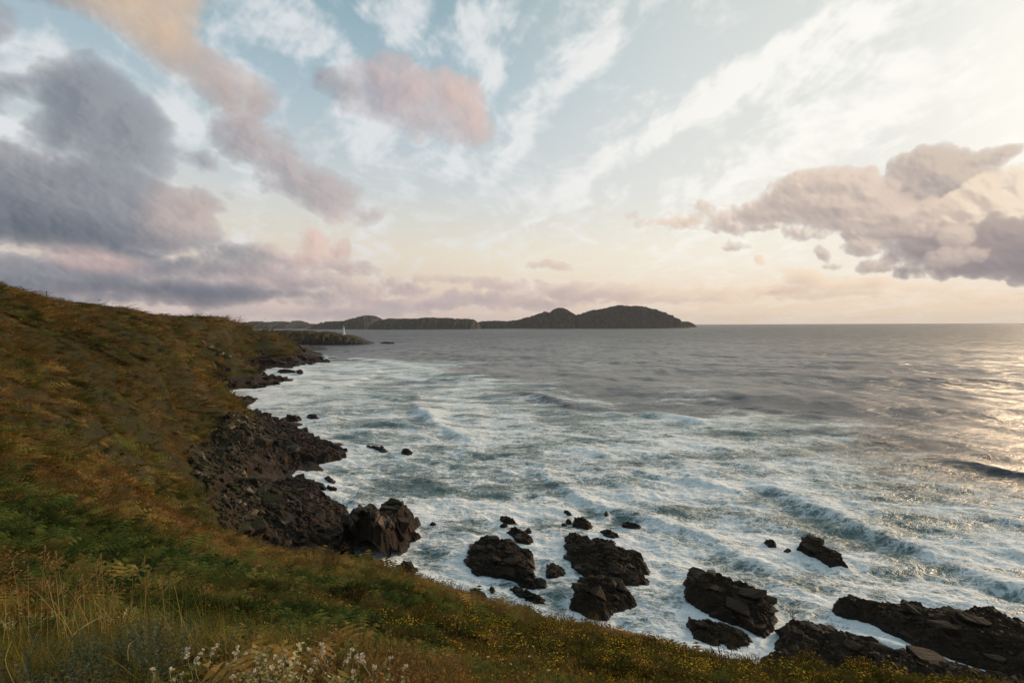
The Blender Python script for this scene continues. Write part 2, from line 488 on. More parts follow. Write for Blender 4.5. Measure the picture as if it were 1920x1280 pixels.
def make_world():
    world = bpy.data.worlds.new('World')
    scene.world = world
    world.use_nodes = True
    t = world.node_tree
    t.nodes.clear()
    q = NT(t)
    tc = q.n('ShaderNodeTexCoord')
    d = q.v('NORMALIZE', tc.outputs['Generated'])
    x, y, z = q.xyz(d)
    zc = q.mx(z, 0.0)
    sky = q.n('ShaderNodeTexSky')
    sky.sky_type = 'NISHITA'
    sky.sun_disc = False
    sky.sun_elevation = SUN_EL
    sky.sun_rotation = SUN_AZ
    sky.air_density = 1.2
    sky.dust_density = 2.0
    K = 10.0                                       # background strength is 0.1

    def kc(r, g, b):
        return [c * K for c in srgb(r, g, b)]
    # thin high veil over the clear air: pale, cream towards the horizon
    el = q.m('ARCSINE', zc)
    veil = q.ramp(q.mul(el, 1.0 / R(60)), [
        (0.0, srgb(224, 198, 180)), (0.05, srgb(236, 214, 190)), (0.13, srgb(236, 224, 204)), (0.24, srgb(208, 213, 213)),
        (0.40, srgb(172, 193, 203)), (0.58, srgb(130, 165, 175)), (0.85, srgb(116, 155, 167)), (1.0, srgb(105, 145, 165))])
    sd = q.v('DOT_PRODUCT', d, (math.sin(R(57)) * math.cos(SUN_EL), math.cos(R(57)) * math.cos(SUN_EL), math.sin(SUN_EL)))
    glow = q.step(sd, 0.42, 0.98)
    glow2 = q.step(sd, 0.93, 1.0)
    base = q.mix(0.2, q.v('SCALE', veil, s=K), q.v('MINIMUM', sky.outputs[0], (8.5, 8.5, 8.5)))
    base = q.mix(q.mul(q.step(x, 0.05, -0.7), q.step(z, 0.22, 0.02)), base, kc(186, 173, 173))
    base = q.mix(q.mul(glow, 0.62), base, kc(238, 234, 224))
    base = q.mix(q.mul(glow2, 0.8), base, kc(255, 251, 240))
    base = q.mix(q.mul(q.step(z, 0.12, 0.0), 0.75), base, q.mix(glow, kc(214, 192, 184), kc(232, 204, 172)))

    img, cov, (U0, U1, V0, V1) = cloud_map()
    den = q.m('DIVIDE', 1.0, q.mx(q.add(y, 1.0), 0.05))
    uu = q.mul(q.sub(q.mul(x, den), U0), 1.0 / (U1 - U0))
    vv = q.mul(q.sub(q.mul(z, den), V0), 1.0 / (V1 - V0))
    uv = q.vec(uu, vv, 0.0)
    t1 = q.n('ShaderNodeTexImage', interpolation='Linear', extension='EXTEND'); t1.image = img
    t2 = q.n('ShaderNodeTexImage', interpolation='Linear', extension='CLIP'); t2.image = cov
    q.put(t1.inputs[0], uv); q.put(t2.inputs[0], uv)
    out = q.mix(t2.outputs[0], base, q.v('SCALE', t1.outputs[0], s=K))
    # below the horizon: the dull tone of distant sea
    out = q.mix(q.step(z, 0.0, -0.03), out, kc(120, 116, 118))
    bg = q.n('ShaderNodeBackground')
    q.put(bg.inputs[0], out)
    bg.inputs[1].default_value = 1.0 / K
    o = q.n('ShaderNodeOutputWorld')
    t.links.new(bg.outputs[0], o.inputs[0])
    world.cycles.sampling_method = 'MANUAL'
    world.cycles.sample_map_resolution = 512


make_world()


# ------------------------------------------------------------------ helpers for objects
def link(o, parent=None):
    COL.objects.link(o)
    if parent is not None:
        o.parent = parent
    return o


def props(o, label=None, cat=None, group=None, kind=None):
    if label: o['label'] = label
    if cat: o['category'] = cat
    if group: o['group'] = group
    if kind: o['kind'] = kind
    return o


def mesh_np(name, verts, faces, mat=None, smooth=True, attrs=None, colors=None):
    """verts (n,3); faces: (m,3)/(m,4) int array or list of such arrays"""
    if not isinstance(faces, (list, tuple)):
        faces = [faces]
    me = bpy.data.meshes.new(name)
    verts = np.asarray(verts, np.float32)
    me.vertices.add(len(verts))
    me.vertices.foreach_set('co', verts.ravel())
    loops = np.concatenate([np.asarray(f, np.int32).ravel() for f in faces])
    sizes = np.concatenate([np.full(len(f), np.asarray(f).shape[1], np.int32) for f in faces])
    starts = np.concatenate([[0], np.cumsum(sizes)[:-1]]).astype(np.int32)
    me.loops.add(len(loops)); me.loops.foreach_set('vertex_index', loops)
    me.polygons.add(len(sizes)); me.polygons.foreach_set('loop_start', starts)
    me.polygons.foreach_set('use_smooth', np.full(len(sizes), smooth))
    for k, v in (attrs or {}).items():
        a = me.attributes.new(k, 'FLOAT', 'POINT')
        a.data.foreach_set('value', np.asarray(v, np.float32).ravel())
    me.update(calc_edges=True)
    if mat: me.materials.append(mat)
    return me


def grid_faces(nr, nc):
    i = np.arange(nr * nc, dtype=np.int32).reshape(nr, nc)
    return np.stack([i[:-1, :-1].ravel(), i[:-1, 1:].ravel(), i[1:, 1:].ravel(), i[1:, :-1].ravel()], 1)


def obj(name, me, parent=None, loc=None):
    o = bpy.data.objects.new(name, me)
    if loc is not None: o.location = loc
    return link(o, parent)


def inside_sd(poly, X, Y):
    """signed distance to a polygon, positive inside"""
    poly = np.asarray(poly, np.float32)
    X = np.asarray(X, np.float32); Y = np.asarray(Y, np.float32)
    dmin = np.full(X.shape, 1e9, np.float32)
    ins = np.zeros(X.shape, bool)
    n = len(poly)
    for k in range(n):
        x0, y0 = poly[k]; x1, y1 = poly[(k + 1) % n]
        ex, ey = x1 - x0, y1 - y0
        L = ex * ex + ey * ey + 1e-9
        t = np.clip(((X - x0) * ex + (Y - y0) * ey) / L, 0, 1)
        dd = (X - x0 - t * ex) ** 2 + (Y - y0 - t * ey) ** 2
        dmin = np.minimum(dmin, dd)
        if abs(ey) > 1e-9:
            c = ((y0 > Y) != (y1 > Y)) & (X < (ex) * (Y - y0) / ey + x0)
            ins ^= c
    d_ = np.sqrt(dmin)
    return np.where(ins, d_, -d_)


# ------------------------------------------------------------------ shape of the land
PTS = []          # world control points


def P(px, py, dist): PTS.append(at(px, py, dist))
def S(px, py, z=0.0): PTS.append(on_z(px, py, z))
def Wp(x, y, z): PTS.append(np.array([x, y, z], float))


# ground round the viewpoint
for a in ((0, 0, 38.3), (0, 1.5, 38.05), (-1.5, 1, 38.35), (1.8, 1, 37.7), (-3, -3, 39.3), (4, -3, 37.9), (-12, -8, 43), (14, -8, 36), (-30, -5, 50), (30, -6, 30), (0, -12, 41),
          (-60, 0, 56), (60, -5, 16), (50, 12, 20), (36, 8, 27), (90, 0, 8), (90, 40, -2)):
    Wp(*a)
for a in ((0, 1280, 3.0), (200, 1280, 2.8), (600, 1300, 2.3), (960, 1285, 6.0), (1300, 1270, 9.5), (1600, 1300, 9.0), (1900, 1320, 9),
          (0, 1180, 5), (200, 1170, 6), (400, 1180, 8), (600, 1180, 10), (960, 1220, 12),
          (0, 1080, 8.5), (200, 1100, 11), (400, 1100, 14), (600, 1100, 22), (800, 1150, 20),
          (0, 950, 20), (200, 1000, 21), (300, 1050, 20), (400, 1030, 36), (500, 1060, 30),
          (0, 835, 32), (150, 868, 35), (230, 898, 39), (330, 960, 50), (400, 990, 66),
          (450, 1022, 50), (560, 1046, 42), (700, 1068, 36), (800, 1101, 34), (870, 1127, 32), (940, 1156, 28), (1030, 1186, 25), (1130, 1194, 24),
          (1200, 1208, 22.5), (1300, 1234, 20), (1420, 1263, 18), (1560, 1288, 16.5), (1700, 1304, 15.5), (1900, 1330, 14)):
    P(*a)
# slope falling away behind the brow, down to the shore
for a in ((-22, 58, 12), (-10, 50, 13), (0, 46, 12.5), (10, 42, 12), (20, 37, 11), (28, 32, 11), (-20, 68, 4), (-5, 64, 2.5), (5, 58, 2), (18, 52, 1.5), (32, 46, 1), (45, 40, 0.5),
          (-14, 76, 0.3), (-2, 72, -0.3), (10, 66, -0.5), (24, 60, -1), (40, 55, -1), (60, 50, -1), (70, 46, -1)):
    Wp(*a)
# hillside on the left
for a in ((0, 535, 108), (90, 570, 135), (-200, 500, 105), (0, 600, 88), (100, 605, 112), (0, 700, 60), (0, 790, 45), (100, 700, 80), (100, 800, 52),
          (200, 650, 130), (200, 720, 96), (200, 800, 68), (150, 850, 45), (250, 760, 96), (250, 860, 66), (280, 900, 66), (300, 850, 92), (330, 930, 74), (345, 815, 128), (350, 860, 108), (372, 905, 92),
          (396, 945, 84), (300, 700, 125), (330, 660, 165), (370, 705, 178), (395, 742, 166), (430, 772, 156), (350, 760, 150), (300, 640, 190), (250, 620, 200),
          (120, 574, 270), (160, 572, 285), (200, 581, 292), (235, 584, 300), (300, 597, 325), (370, 599, 385), (410, 601, 425), (450, 613, 480), (490, 624, 540), (515, 636, 585), (535, 650, 615),
          (300, 615, 300), (380, 625, 330), (350, 640, 260), (420, 650, 350), (400, 665, 300), (430, 640, 420), (470, 650, 520), (500, 645, 570), (455, 664, 470), (380, 690, 268)):
    P(*a)
for a in ((0, 545, 150), (50, 562, 165), (90, 578, 175), (90, 576, 225), (0, 550, 250), (-300, 540, 300), (-300, 560, 600), (0, 570, 450), (0, 590, 900), (150, 580, 400), (150, 596, 700), (200, 588, 400), (200, 600, 700),
          (250, 592, 360), (250, 594, 460), (250, 600, 800), (300, 602, 420), (300, 604, 520), (300, 606, 800), (350, 604, 460), (350, 606, 560), (350, 608, 800), (390, 606, 500), (400, 608, 620), (400, 609, 800),
          (300, 611, 390), (340, 612, 430), (370, 612, 500), (400, 614, 540), (430, 620, 560), (430, 614, 520), (430, 613, 640), (450, 616, 660), (460, 618, 560), (470, 618, 740), (490, 626, 620), (500, 630, 720), (500, 636, 800), (530, 652, 700)):
    P(*a)
for a in ((-200, 120, 60), (-330, 120, 70), (-700, 200, 70)):
    Wp(*a)
# rocky shore: (pixel, height)
for a in ((400, 985, 11), (430, 960, 9), (470, 1000, 6.5), (540, 1025, 4), (460, 920, 8), (430, 890, 8.5), (480, 880, 5.5), (540, 930, 4), (600, 960, 3.2), (600, 1010, 3), (520, 970, 6), (640, 1035, 1),
          (440, 850, 8), (500, 850, 4.5), (450, 810, 9), (445, 788, 11), (500, 800, 5), (550, 825, 3), (590, 850, 1.5), (545, 865, 1.2), (500, 905, 2.6), (580, 910, 1.2),
          (420, 715, 1.5), (440, 700, 1.8), (470, 685, 1.5), (400, 735, 2), (430, 755, 1.2), (395, 715, 6)):
    S(*a)
# the waterline
for a in ((540, 674), (500, 676), (455, 676), (505, 690), (480, 698), (455, 712), (425, 735), (470, 750), (445, 768), (480, 781), (520, 790), (560, 805), (600, 828), (640, 845), (600, 872), (548, 880),
          (580, 905), (600, 925), (625, 945), (655, 958), (690, 1045), (600, 672)):
    S(*a, z=-0.2)
for a in ((700, 1040), (760, 1000), (700, 960), (650, 900), (620, 880), (700, 850), (640, 800), (520, 770), (500, 740), (480, 715), (540, 700), (600, 690), (700, 700), (640, 660), (850, 1000), (900, 900),
          (900, 1080), (1100, 1080), (1300, 1130), (1000, 800), (1100, 960), (1300, 980), (1500, 1100), (1700, 1200), (1800, 1000), (1500, 850), (1200, 750), (900, 720), (700, 670), (700, 655), (1000, 680), (1400, 700), (1900, 800), (1900, 1200),
          (580, 640), (650, 650)):
    S(*a, z=-3.5)
for a in ((-100, 1400, -5), (-400, 1300, -5), (100, 800, -6), (600, 900, -8), (400, 300, -6), (200, 100, -5)):
    Wp(*a)
PTS = np.array(PTS)


def _q(X, Y):
    r = np.sqrt(X * X + (Y + 2.0) ** 2) + 3.0
    return np.stack([np.arctan2(X, Y + 2.0) * 1.6, np.log(r) * 1.0], -1)


def _tps_fit(pts, lam=2e-4):
    qq = _q(pts[:, 0], pts[:, 1])
    n = len(qq)
    d2 = ((qq[:, None] - qq[None]) ** 2).sum(-1)
    K = 0.5 * d2 * np.log(d2 + 1e-12) + lam * np.eye(n)
    Pm = np.concatenate([np.ones((n, 1)), qq], 1)
    A = np.zeros((n + 3, n + 3)); A[:n, :n] = K; A[:n, n:] = Pm; A[n:, :n] = Pm.T
    b = np.zeros(n + 3); b[:n] = pts[:, 2]
    return qq, np.linalg.solve(A, b)


_TQ, _TW = _tps_fit(PTS)


def base_h(X, Y):
    sh_ = np.shape(X)
    qq = _q(np.ravel(np.asarray(X, float)), np.ravel(np.asarray(Y, float)))
    out = np.empty(len(qq))
    n = len(_TQ)
    CH = 20000
    for s in range(0, len(qq), CH):
        a = qq[s:s + CH]
        d2 = (a ** 2).sum(1)[:, None] + (_TQ ** 2).sum(1)[None] - 2 * a @ _TQ.T
        d2 = np.maximum(d2, 1e-12)
        out[s:s + CH] = (0.5 * d2 * np.log(d2)) @ _TW[:n] + _TW[n] + a @ _TW[n + 1:]
    return out.reshape(sh_)


def land_h(X, Y, with_base=None):
    """height of the ground with its lumps and gullies"""
    z = base_h(X, Y) if with_base is None else with_base
    r = np.sqrt(X * X + Y * Y)
    far = sstep(r, 25, 140)
    up = sstep(z, 1.0, 8.0)
    lump = fbm(X / 9, Y / 9, 4, 0.5, 60) * 0.55 + fbm(X / 2.2, Y / 2.2, 3, 0.5, 66) * 0.30
    big = fbm(X / 38, Y / 55, 4, 0.5, 70, mode='billow') * 2.2 * far
    near = sstep(r, 2, 9)
    # rocks and steps low on the slope
    rocky = sstep(9 - z, -2, 5) * sstep(r, 50, 70)
    step_ = fbm(X / 6, Y / 4, 5, 0.55, 75, mode='ridge') * 1.5
    far_rock = fbm(X / 26, Y / 15, 5, 0.6, 78, mode='ridge') * 5.0 * sstep(7 - z, -3, 5) * sstep(r, 190, 280) * sstep(z, -3.5, -0.5)
    return z + (lump * near + big) * up + step_ * rocky + far_rock


# ------------------------------------------------------------------ materials of the land
def new_mat(name):
    m = bpy.data.materials.new(name)
    m.use_nodes = True
    t = m.node_tree
    t.nodes.clear()
    q = NT(t)
    o = q.n('ShaderNodeOutputMaterial')
    b = q.n('ShaderNodeBsdfPrincipled')
    t.links.new(b.outputs[0], o.inputs[0])
    return m, q, b


def bump(q, height, strength=0.5, dist=0.1, normal=None):
    nd = q.n('ShaderNodeBump')
    q.put(nd.inputs['Height'], height)
    q.put(nd.inputs['Strength'], strength)
    q.put(nd.inputs['Distance'], dist)
    if normal is not None:
        q.put(nd.inputs['Normal'], normal)
    return nd.outputs[0]


def rock_colour(q, pos, light=0.0, seed=0.0):
    p = q.v('ADD', pos, (seed, seed, 0))
    n1 = q.noise(p, 0.35, 5, 0.6)
    n2 = q.noise(q.v('MULTIPLY', p, (1, 1, 3)), 1.6, 6, 0.65)
    n3 = q.noise(p, 9.0, 4, 0.6)
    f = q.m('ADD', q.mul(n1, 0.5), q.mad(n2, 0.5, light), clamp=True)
    c = q.ramp(f, [(0.32, (0.009, 0.006, 0.004)), (0.48, (0.024, 0.0145, 0.0085)), (0.62, (0.052, 0.031, 0.017)), (0.75, (0.095, 0.060, 0.036)), (0.9, (0.20, 0.14, 0.09))])
    c = q.mix(q.step(n3, 0.56, 0.72, 0.0, 0.4), c, (0.10, 0.078, 0.055))
    return c, n1, n2, n3


def make_land_mat(name='hillside_ground', dull=0.0, rock_h=9.0):
    m, q, b = new_mat(name)
    geo = q.n('ShaderNodeNewGeometry')
    pos = geo.outputs['Position']
    nz = q.xyz(geo.outputs['Normal'])[2]
    x, y, z = q.xyz(pos)
    big = q.noise(pos, 0.022, 4, 0.55)
    mid = q.noise(pos, 0.16, 5, 0.6)
    fine = q.noise(pos, 1.1, 6, 0.7)
    tiny = q.noise(pos, 6.0, 4, 0.7)
    g = q.m('ADD', q.mul(mid, 0.55), q.mul(fine, 0.45))
    grass = q.ramp(g, [(0.32, (0.010, 0.012, 0.004)), (0.45, (0.030, 0.032, 0.007)), (0.55, (0.058, 0.042, 0.010)), (0.68, (0.095, 0.055, 0.014)), (0.8, (0.13, 0.08, 0.025))])
    green = q.ramp(g, [(0.32, (0.010, 0.016, 0.005)), (0.5, (0.032, 0.044, 0.009)), (0.7, (0.062, 0.066, 0.014))])
    veg = q.mix(q.step(big, 0.42, 0.62), green, grass)
    if dull:
        veg = q.mix(dull, veg, q.mix(g, (0.020, 0.017, 0.008), (0.085, 0.060, 0.022)))
    veg = q.mix(q.step(tiny, 0.6, 0.75, 0, 0.4), veg, (0.10, 0.068, 0.02))
    rc, n1, n2, n3 = rock_colour(q, pos)
    # rock where it is low by the sea or where it is steep
    edge = q.add(z, q.mul(q.sub(mid, 0.5), 11.0))
    lowm = q.step(edge, rock_h, rock_h - 3.0)
    steep = q.step(q.add(nz, q.mul(q.sub(fine, 0.5), 0.35)), 0.66, 0.56)
    steep = q.mul(q.mul(steep, q.step(z, 26.0, 16.0)), q.mul(q.step(y, 110.0, 200.0), q.step(mid, 0.5, 0.56)))
    pale = q.mix(0.5, rc, (0.16, 0.115, 0.075))
    c = q.mix(steep, veg, pale)
    c = q.mix(lowm, c, rc)
    q.put(b.inputs['Base Color'], c)
    q.put(b.inputs['Roughness'], q.mix(lowm, (0.9, 0.9, 0.9), (0.6, 0.6, 0.6)))
    b.inputs['Specular IOR Level'].default_value = 0.2
    h = q.add(q.mul(fine, 1.0), q.mul(tiny, 0.25))
    nrm = bump(q, h, 0.9, 0.9)
    q.put(b.inputs['Normal'], bump(q, n2, 0.6, 0.6, nrm))
    return m


M_LAND = make_land_mat('hillside_ground', 0.45)
M_HEADLAND = make_land_mat('headland_ground', 0.8, 14.0)


def make_land():
    # rows by distance, columns by bearing: fine mesh close to the viewpoint, coarse far away
    nr, nc = 620, 620
    th = np.linspace(R(-75), R(100), nc)
    rr = np.exp(np.linspace(math.log(0.5), math.log(1000), nr))
    T, RR = np.meshgrid(th, rr)
    X = RR * np.sin(T); Y = RR * np.cos(T)
    zb = base_h(X, Y)
    Z = land_h(X, Y, zb)
    Z = np.maximum(Z, -4.0)
    V = np.stack([X, Y, Z], -1).reshape(-1, 3)
    F = grid_faces(nr, nc)
    zf = Z.ravel()[F].max(1)
    F = F[zf > -1.5][:, ::-1]
    used = np.unique(F)
    remap = np.full(len(V), -1, np.int64); remap[used] = np.arange(len(used))
    V = V[used]; F = remap[F]
    # a coarse apron behind the viewpoint
    o = obj('hillside', mesh_np('hillside', V, F, M_LAND))
    props(o, label='grassy coastal hillside falling to dark shore rocks on the left', kind='structure')
    th2 = np.linspace(R(100), R(285), 60); rr2 = np.exp(np.linspace(math.log(0.5), math.log(400), 40))
    T, RR = np.meshgrid(th2, rr2)
    X = RR * np.sin(T); Y = RR * np.cos(T)
    Z = land_h(X, Y) - 0.01
    Z = np.clip(Z, -4, 120)
    o2 = obj('ground', mesh_np('ground', np.stack([X, Y, Z], -1).reshape(-1, 3), grid_faces(40, 60)[:, ::-1], M_LAND))
    props(o2, label='grassy ground behind the viewpoint', kind='structure')
    return o


LAND = make_land()


# ------------------------------------------------------------------ rocks: outlines in the photograph's pixels
def mat_rock(name, light=0.0, seed=0.0, wet=True):
    m, q, b = new_mat(name)
    geo = q.n('ShaderNodeNewGeometry')
    pos = geo.outputs['Position']
    nz = q.xyz(geo.outputs['Normal'])[2]
    z = q.xyz(pos)[2]
    c, n1, n2, n3 = rock_colour(q, pos, light, seed)
    # upward faces are browner, the wetted foot is almost black
    c = q.mix(q.mul(q.step(nz, 0.5, 0.95), 0.35), c, q.mix(0.5, c, (0.085, 0.052, 0.032)))
    patch = q.noise(pos, 0.13, 4, 0.6)
    c = q.mix(q.mul(q.step(q.mad(patch, 14.0, z), 12.5, 16.5), q.mul(q.step(nz, 0.55, 0.85), 0.85)), c, q.mix(n3, (0.022, 0.026, 0.008), (0.075, 0.058, 0.018)))
    c = q.mix(q.mul(q.step(q.noise(pos, 0.21, 4, 0.6), 0.60, 0.68), q.step(z, 2.0, 5.0)), c, q.mix(n2, (0.08, 0.06, 0.045), (0.24, 0.18, 0.13)))
    wetm = q.step(q.add(z, q.mul(q.sub(n1, 0.5), 2.0)), 1.0, 0.15)
    c = q.mix(q.mul(wetm, 0.6), c, (0.010, 0.009, 0.008))
    q.put(b.inputs['Base Color'], c)
    q.put(b.inputs['Roughness'], q.mad(wetm, -0.35, 0.72))
    b.inputs['Specular IOR Level'].default_value = 0.16
    h = q.add(q.mul(n2, 1.0), q.mul(n3, 0.25))
    # thin beds of the rock
    lay = q.noise(q.mapping(pos, (0, 0, 0), (R(18), R(-12), R(38)), (0.25, 1.6, 3.2)), 1.5, 4, 0.6)
    nrm = bump(q, lay, 0.8, 0.30)
    q.put(b.inputs['Normal'], bump(q, h, 0.8, 0.16, nrm))
    return m


M_ROCK = mat_rock('dark_wet_rock', -0.02)
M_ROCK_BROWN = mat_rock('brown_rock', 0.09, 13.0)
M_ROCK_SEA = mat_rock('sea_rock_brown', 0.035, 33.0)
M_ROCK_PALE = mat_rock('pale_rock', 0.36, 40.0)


def cells(u, v, seed=0, jit=0.9):
    """nearest-cell pattern: returns id hash, distance to border, local coordinates"""
    iu = np.floor(u); iv = np.floor(v)
    best = np.full(u.shape, 9e9); sec = np.full(u.shape, 9e9)
    bid = np.zeros(u.shape); bx = np.zeros(u.shape); by = np.zeros(u.shape)
    for a in (-1, 0, 1):
        for b in (-1, 0, 1):
            ci = iu + a; cj = iv + b
            cx = ci + 0.5 + (hash2(ci, cj, seed) - 0.5) * jit
            cy = cj + 0.5 + (hash2(ci, cj, seed + 7) - 0.5) * jit
            d = (u - cx) ** 2 + (v - cy) ** 2
            closer = d < best
            sec = np.where(closer, best, np.minimum(sec, d))
            bid = np.where(closer, hash2(ci, cj, seed + 3), bid)
            bx = np.where(closer, u - cx, bx); by = np.where(closer, v - cy, by)
            best = np.where(closer, d, best)
    return bid, np.sqrt(sec) - np.sqrt(best), bx, by


def blocky(X, Y, strike, sl, sw, amp, seed):
    """broken, bedded rock surface: tilted blocks at two sizes"""
    c_, s_ = math.cos(strike), math.sin(strike)
    u = X * c_ + Y * s_; v = -X * s_ + Y * c_
    wu = fbm(X / sl, Y / sl, 3, 0.5, seed) * sl * 0.35
    wv = fbm(X / sl, Y / sl, 3, 0.5, seed + 5) * sw * 0.8
    u = u + wu; v = v + wv
    z = np.zeros(np.shape(X))
    for k, (f, a) in enumerate(((1.0, 1.0), (2.4, 0.42), (6.0, 0.05))):
        bid, edge, bx, by = cells(u / sl * f, v / sw * f, seed + 11 * k)
        t1 = (hash2(np.floor(bid * 9999), 3, seed) - 0.5)
        z += a * amp * ((bid - 0.5) * 1.1 + by * 0.9 + bx * t1 * 0.8 - 0.35 * np.exp(-edge * 9))
    beds = fbm(u / (sl * 1.3), v / (sw * 0.34), 3, 0.55, seed + 33, mode='ridge') * amp * 0.75
    vv = v + fbm(X / 5, Y / 5, 3, 0.5, seed + 35) * sw * 1.2 + np.sin(u / sl * 1.7) * sw * 0.3
    for per, a in ((sw * 1.5, 0.75), (sw * 0.55, 0.30)):
        ph = vv / per
        fr = ph - np.floor(ph)
        hgt = hash2(np.floor(ph), np.floor(u / (sl * 1.6) + hash2(np.floor(ph), 4, seed) * 3), seed + 90)
        beds = beds + amp * a * (np.minimum(fr * 1.15, 1 - np.maximum(fr - 0.87, 0) / 0.13) * 0.8 + (hgt - 0.5) * 0.7)
    return z * 0.55 + beds + fbm(X * 0.8, Y * 0.8, 3, 0.5, seed + 40) * amp * 0.14


STRIKE = R(-40)
ROCK_FOOT = []     # polygons for foam round the rocks
SHORE_BARE = []    # rock masses of the shore: nothing grows there


def slab_mesh(seed, mat):
    """one broken slab of bedded rock: flat, angular, bevelled"""
    r = random.Random(seed)
    bm = bmesh.new()
    for k in range(13):
        a = r.uniform(0, 6.283)
        bm.verts.new((math.cos(a) * r.uniform(.75, 1.05), math.sin(a) * r.uniform(.38, .60), r.choice((-1, 1)) * r.uniform(.16, .30)))
    res = bmesh.ops.convex_hull(bm, input=bm.verts)
    bmesh.ops.delete(bm, geom=[g_ for g_ in res['geom_interior'] if isinstance(g_, bmesh.types.BMVert)], context='VERTS')
    bmesh.ops.bevel(bm, geom=bm.edges[:], offset=0.025, segments=1, affect='EDGES')
    me = bpy.data.meshes.new('slab'); bm.to_mesh(me); bm.free()
    me.materials.append(mat)
    return me


SLABS = {}


def add_slabs(o, X, Y, Z, ok, n, smin, smax, mat, strike, seed, dip=0.35, sink=0.12, steep=1.0):
    """slabs lying in the beds of a rock, each a part of it"""
    if mat.name not in SLABS:
        SLABS[mat.name] = [slab_mesh(900 + k, mat) for k in range(9)]
    r = random.Random(seed)
    idx = np.flatnonzero(ok.ravel())
    if len(idx) == 0:
        return
    xf, yf, zf = X.ravel(), Y.ravel(), Z.ravel()
    for k in range(n):
        i = idx[r.randrange(len(idx))]
        s = smin * (smax / smin) ** (r.random() ** 1.7)
        c = obj('slab', r.choice(SLABS[mat.name]), o, (xf[i] - o.location.x, yf[i] - o.location.y, zf[i] - sink * s))
        c.rotation_euler = (dip + r.gauss(0, .16), r.gauss(0, .14), strike + r.gauss(0, .22))
        c.scale = (s * r.uniform(.8, 1.25), s * r.uniform(.8, 1.2), s * r.uniform(.75, 1.5) * steep)


def sea_rock(poly, zref, hmax, seed, label, mat=None, res=None, name='sea_rock', cat='rock', group=None, block=None, rim=0.9, foot=-0.35, strike=STRIKE, lean=0.0):
    W = np.array([on_z(px, py, zref)[:2] for px, py in poly])
    size = max(W[:, 0].max() - W[:, 0].min(), W[:, 1].max() - W[:, 1].min())
    area = (W[:, 0].max() - W[:, 0].min()) * (W[:, 1].max() - W[:, 1].min())
    ROCK_FOOT.append(W)
    if res is None:
        res = max(0.10, math.sqrt(area) / 95.0)
    pad = 1.2
    xs = np.arange(W[:, 0].min() - pad, W[:, 0].max() + pad, res)
    ys = np.arange(W[:, 1].min() - pad, W[:, 1].max() + pad, res)
    X, Y = np.meshgrid(xs, ys)
    wob = min(1.2, size * 0.06)
    sd = inside_sd(W, X + fbm(X / (wob * 3), Y / (wob * 3), 4, 0.55, seed) * wob, Y + fbm(X / (wob * 3), Y / (wob * 3), 4, 0.55, seed + 9) * wob)
    w = max(0.25, min(rim, size * 0.14))
    if block is None:
        block = min(0.75, 0.16 * size ** 0.6)
    prof = 1 - np.exp(-np.maximum(sd, 0) / w)
    dome = sstep(sd, 0, max(0.4, size * 0.28))
    cx, cy = W.mean(0)
    tilt = ((X - cx) * math.cos(strike + 1.57) + (Y - cy) * math.sin(strike + 1.57)) / size * lean
    Z = foot + (hmax * (0.55 + 0.45 * dome + tilt) - foot) * prof
    sl = max(0.8, min(5.0, size * 0.34)); sw = sl * 0.30
    Z = Z + blocky(X, Y, strike, sl, sw, block, seed) * sstep(sd, -0.3, w * 1.2)
    Z = np.where(sd < 0, foot + sd * 2.0, Z)
    nr, nc = X.shape
    keep = sd > -0.6
    F = grid_faces(nr, nc)
    kf = keep.ravel()[F].any(1)
    F = F[kf]
    used = np.unique(F)
    if len(used) < 8:
        return None
    remap = np.full(X.size, -1, np.int64); remap[used] = np.arange(len(used))
    # nudge points sideways so that walls are not a clean grid
    jx = fbm(X * 2.1, Y * 2.1, 3, 0.6, seed + 70) * res * 1.2
    jy = fbm(X * 2.1, Y * 2.1, 3, 0.6, seed + 77) * res * 1.2
    V = np.stack([X + jx - cx, Y + jy - cy, Z], -1).reshape(-1, 3)[used]
    o = obj(name, mesh_np(name, V, remap[F], mat or M_ROCK, smooth=False), loc=(cx, cy, 0))
    props(o, label=label, cat=cat, group=group)
    if size > 3.5:
        add_slabs(o, X, Y, Z, sd > w * 0.5, int(min(80, 6 + area * 0.35)), 0.45, min(2.0, 0.15 * size + 0.3), mat or M_ROCK, strike, seed + 1)
    return o


def ell(cx, cy, a, b, n=9, seed=1, ang=0):
    rr = random.Random(seed)
    out = []
    for k in range(n):
        t = 2 * math.pi * k / n
        f = rr.uniform(0.8, 1.2)
        x, y = a * f * math.cos(t), b * f * math.sin(t)
        c_, s_ = math.cos(R(ang)), math.sin(R(ang))
        out.append((cx + x * c_ + y * s_, cy - x * s_ + y * c_))
    return out


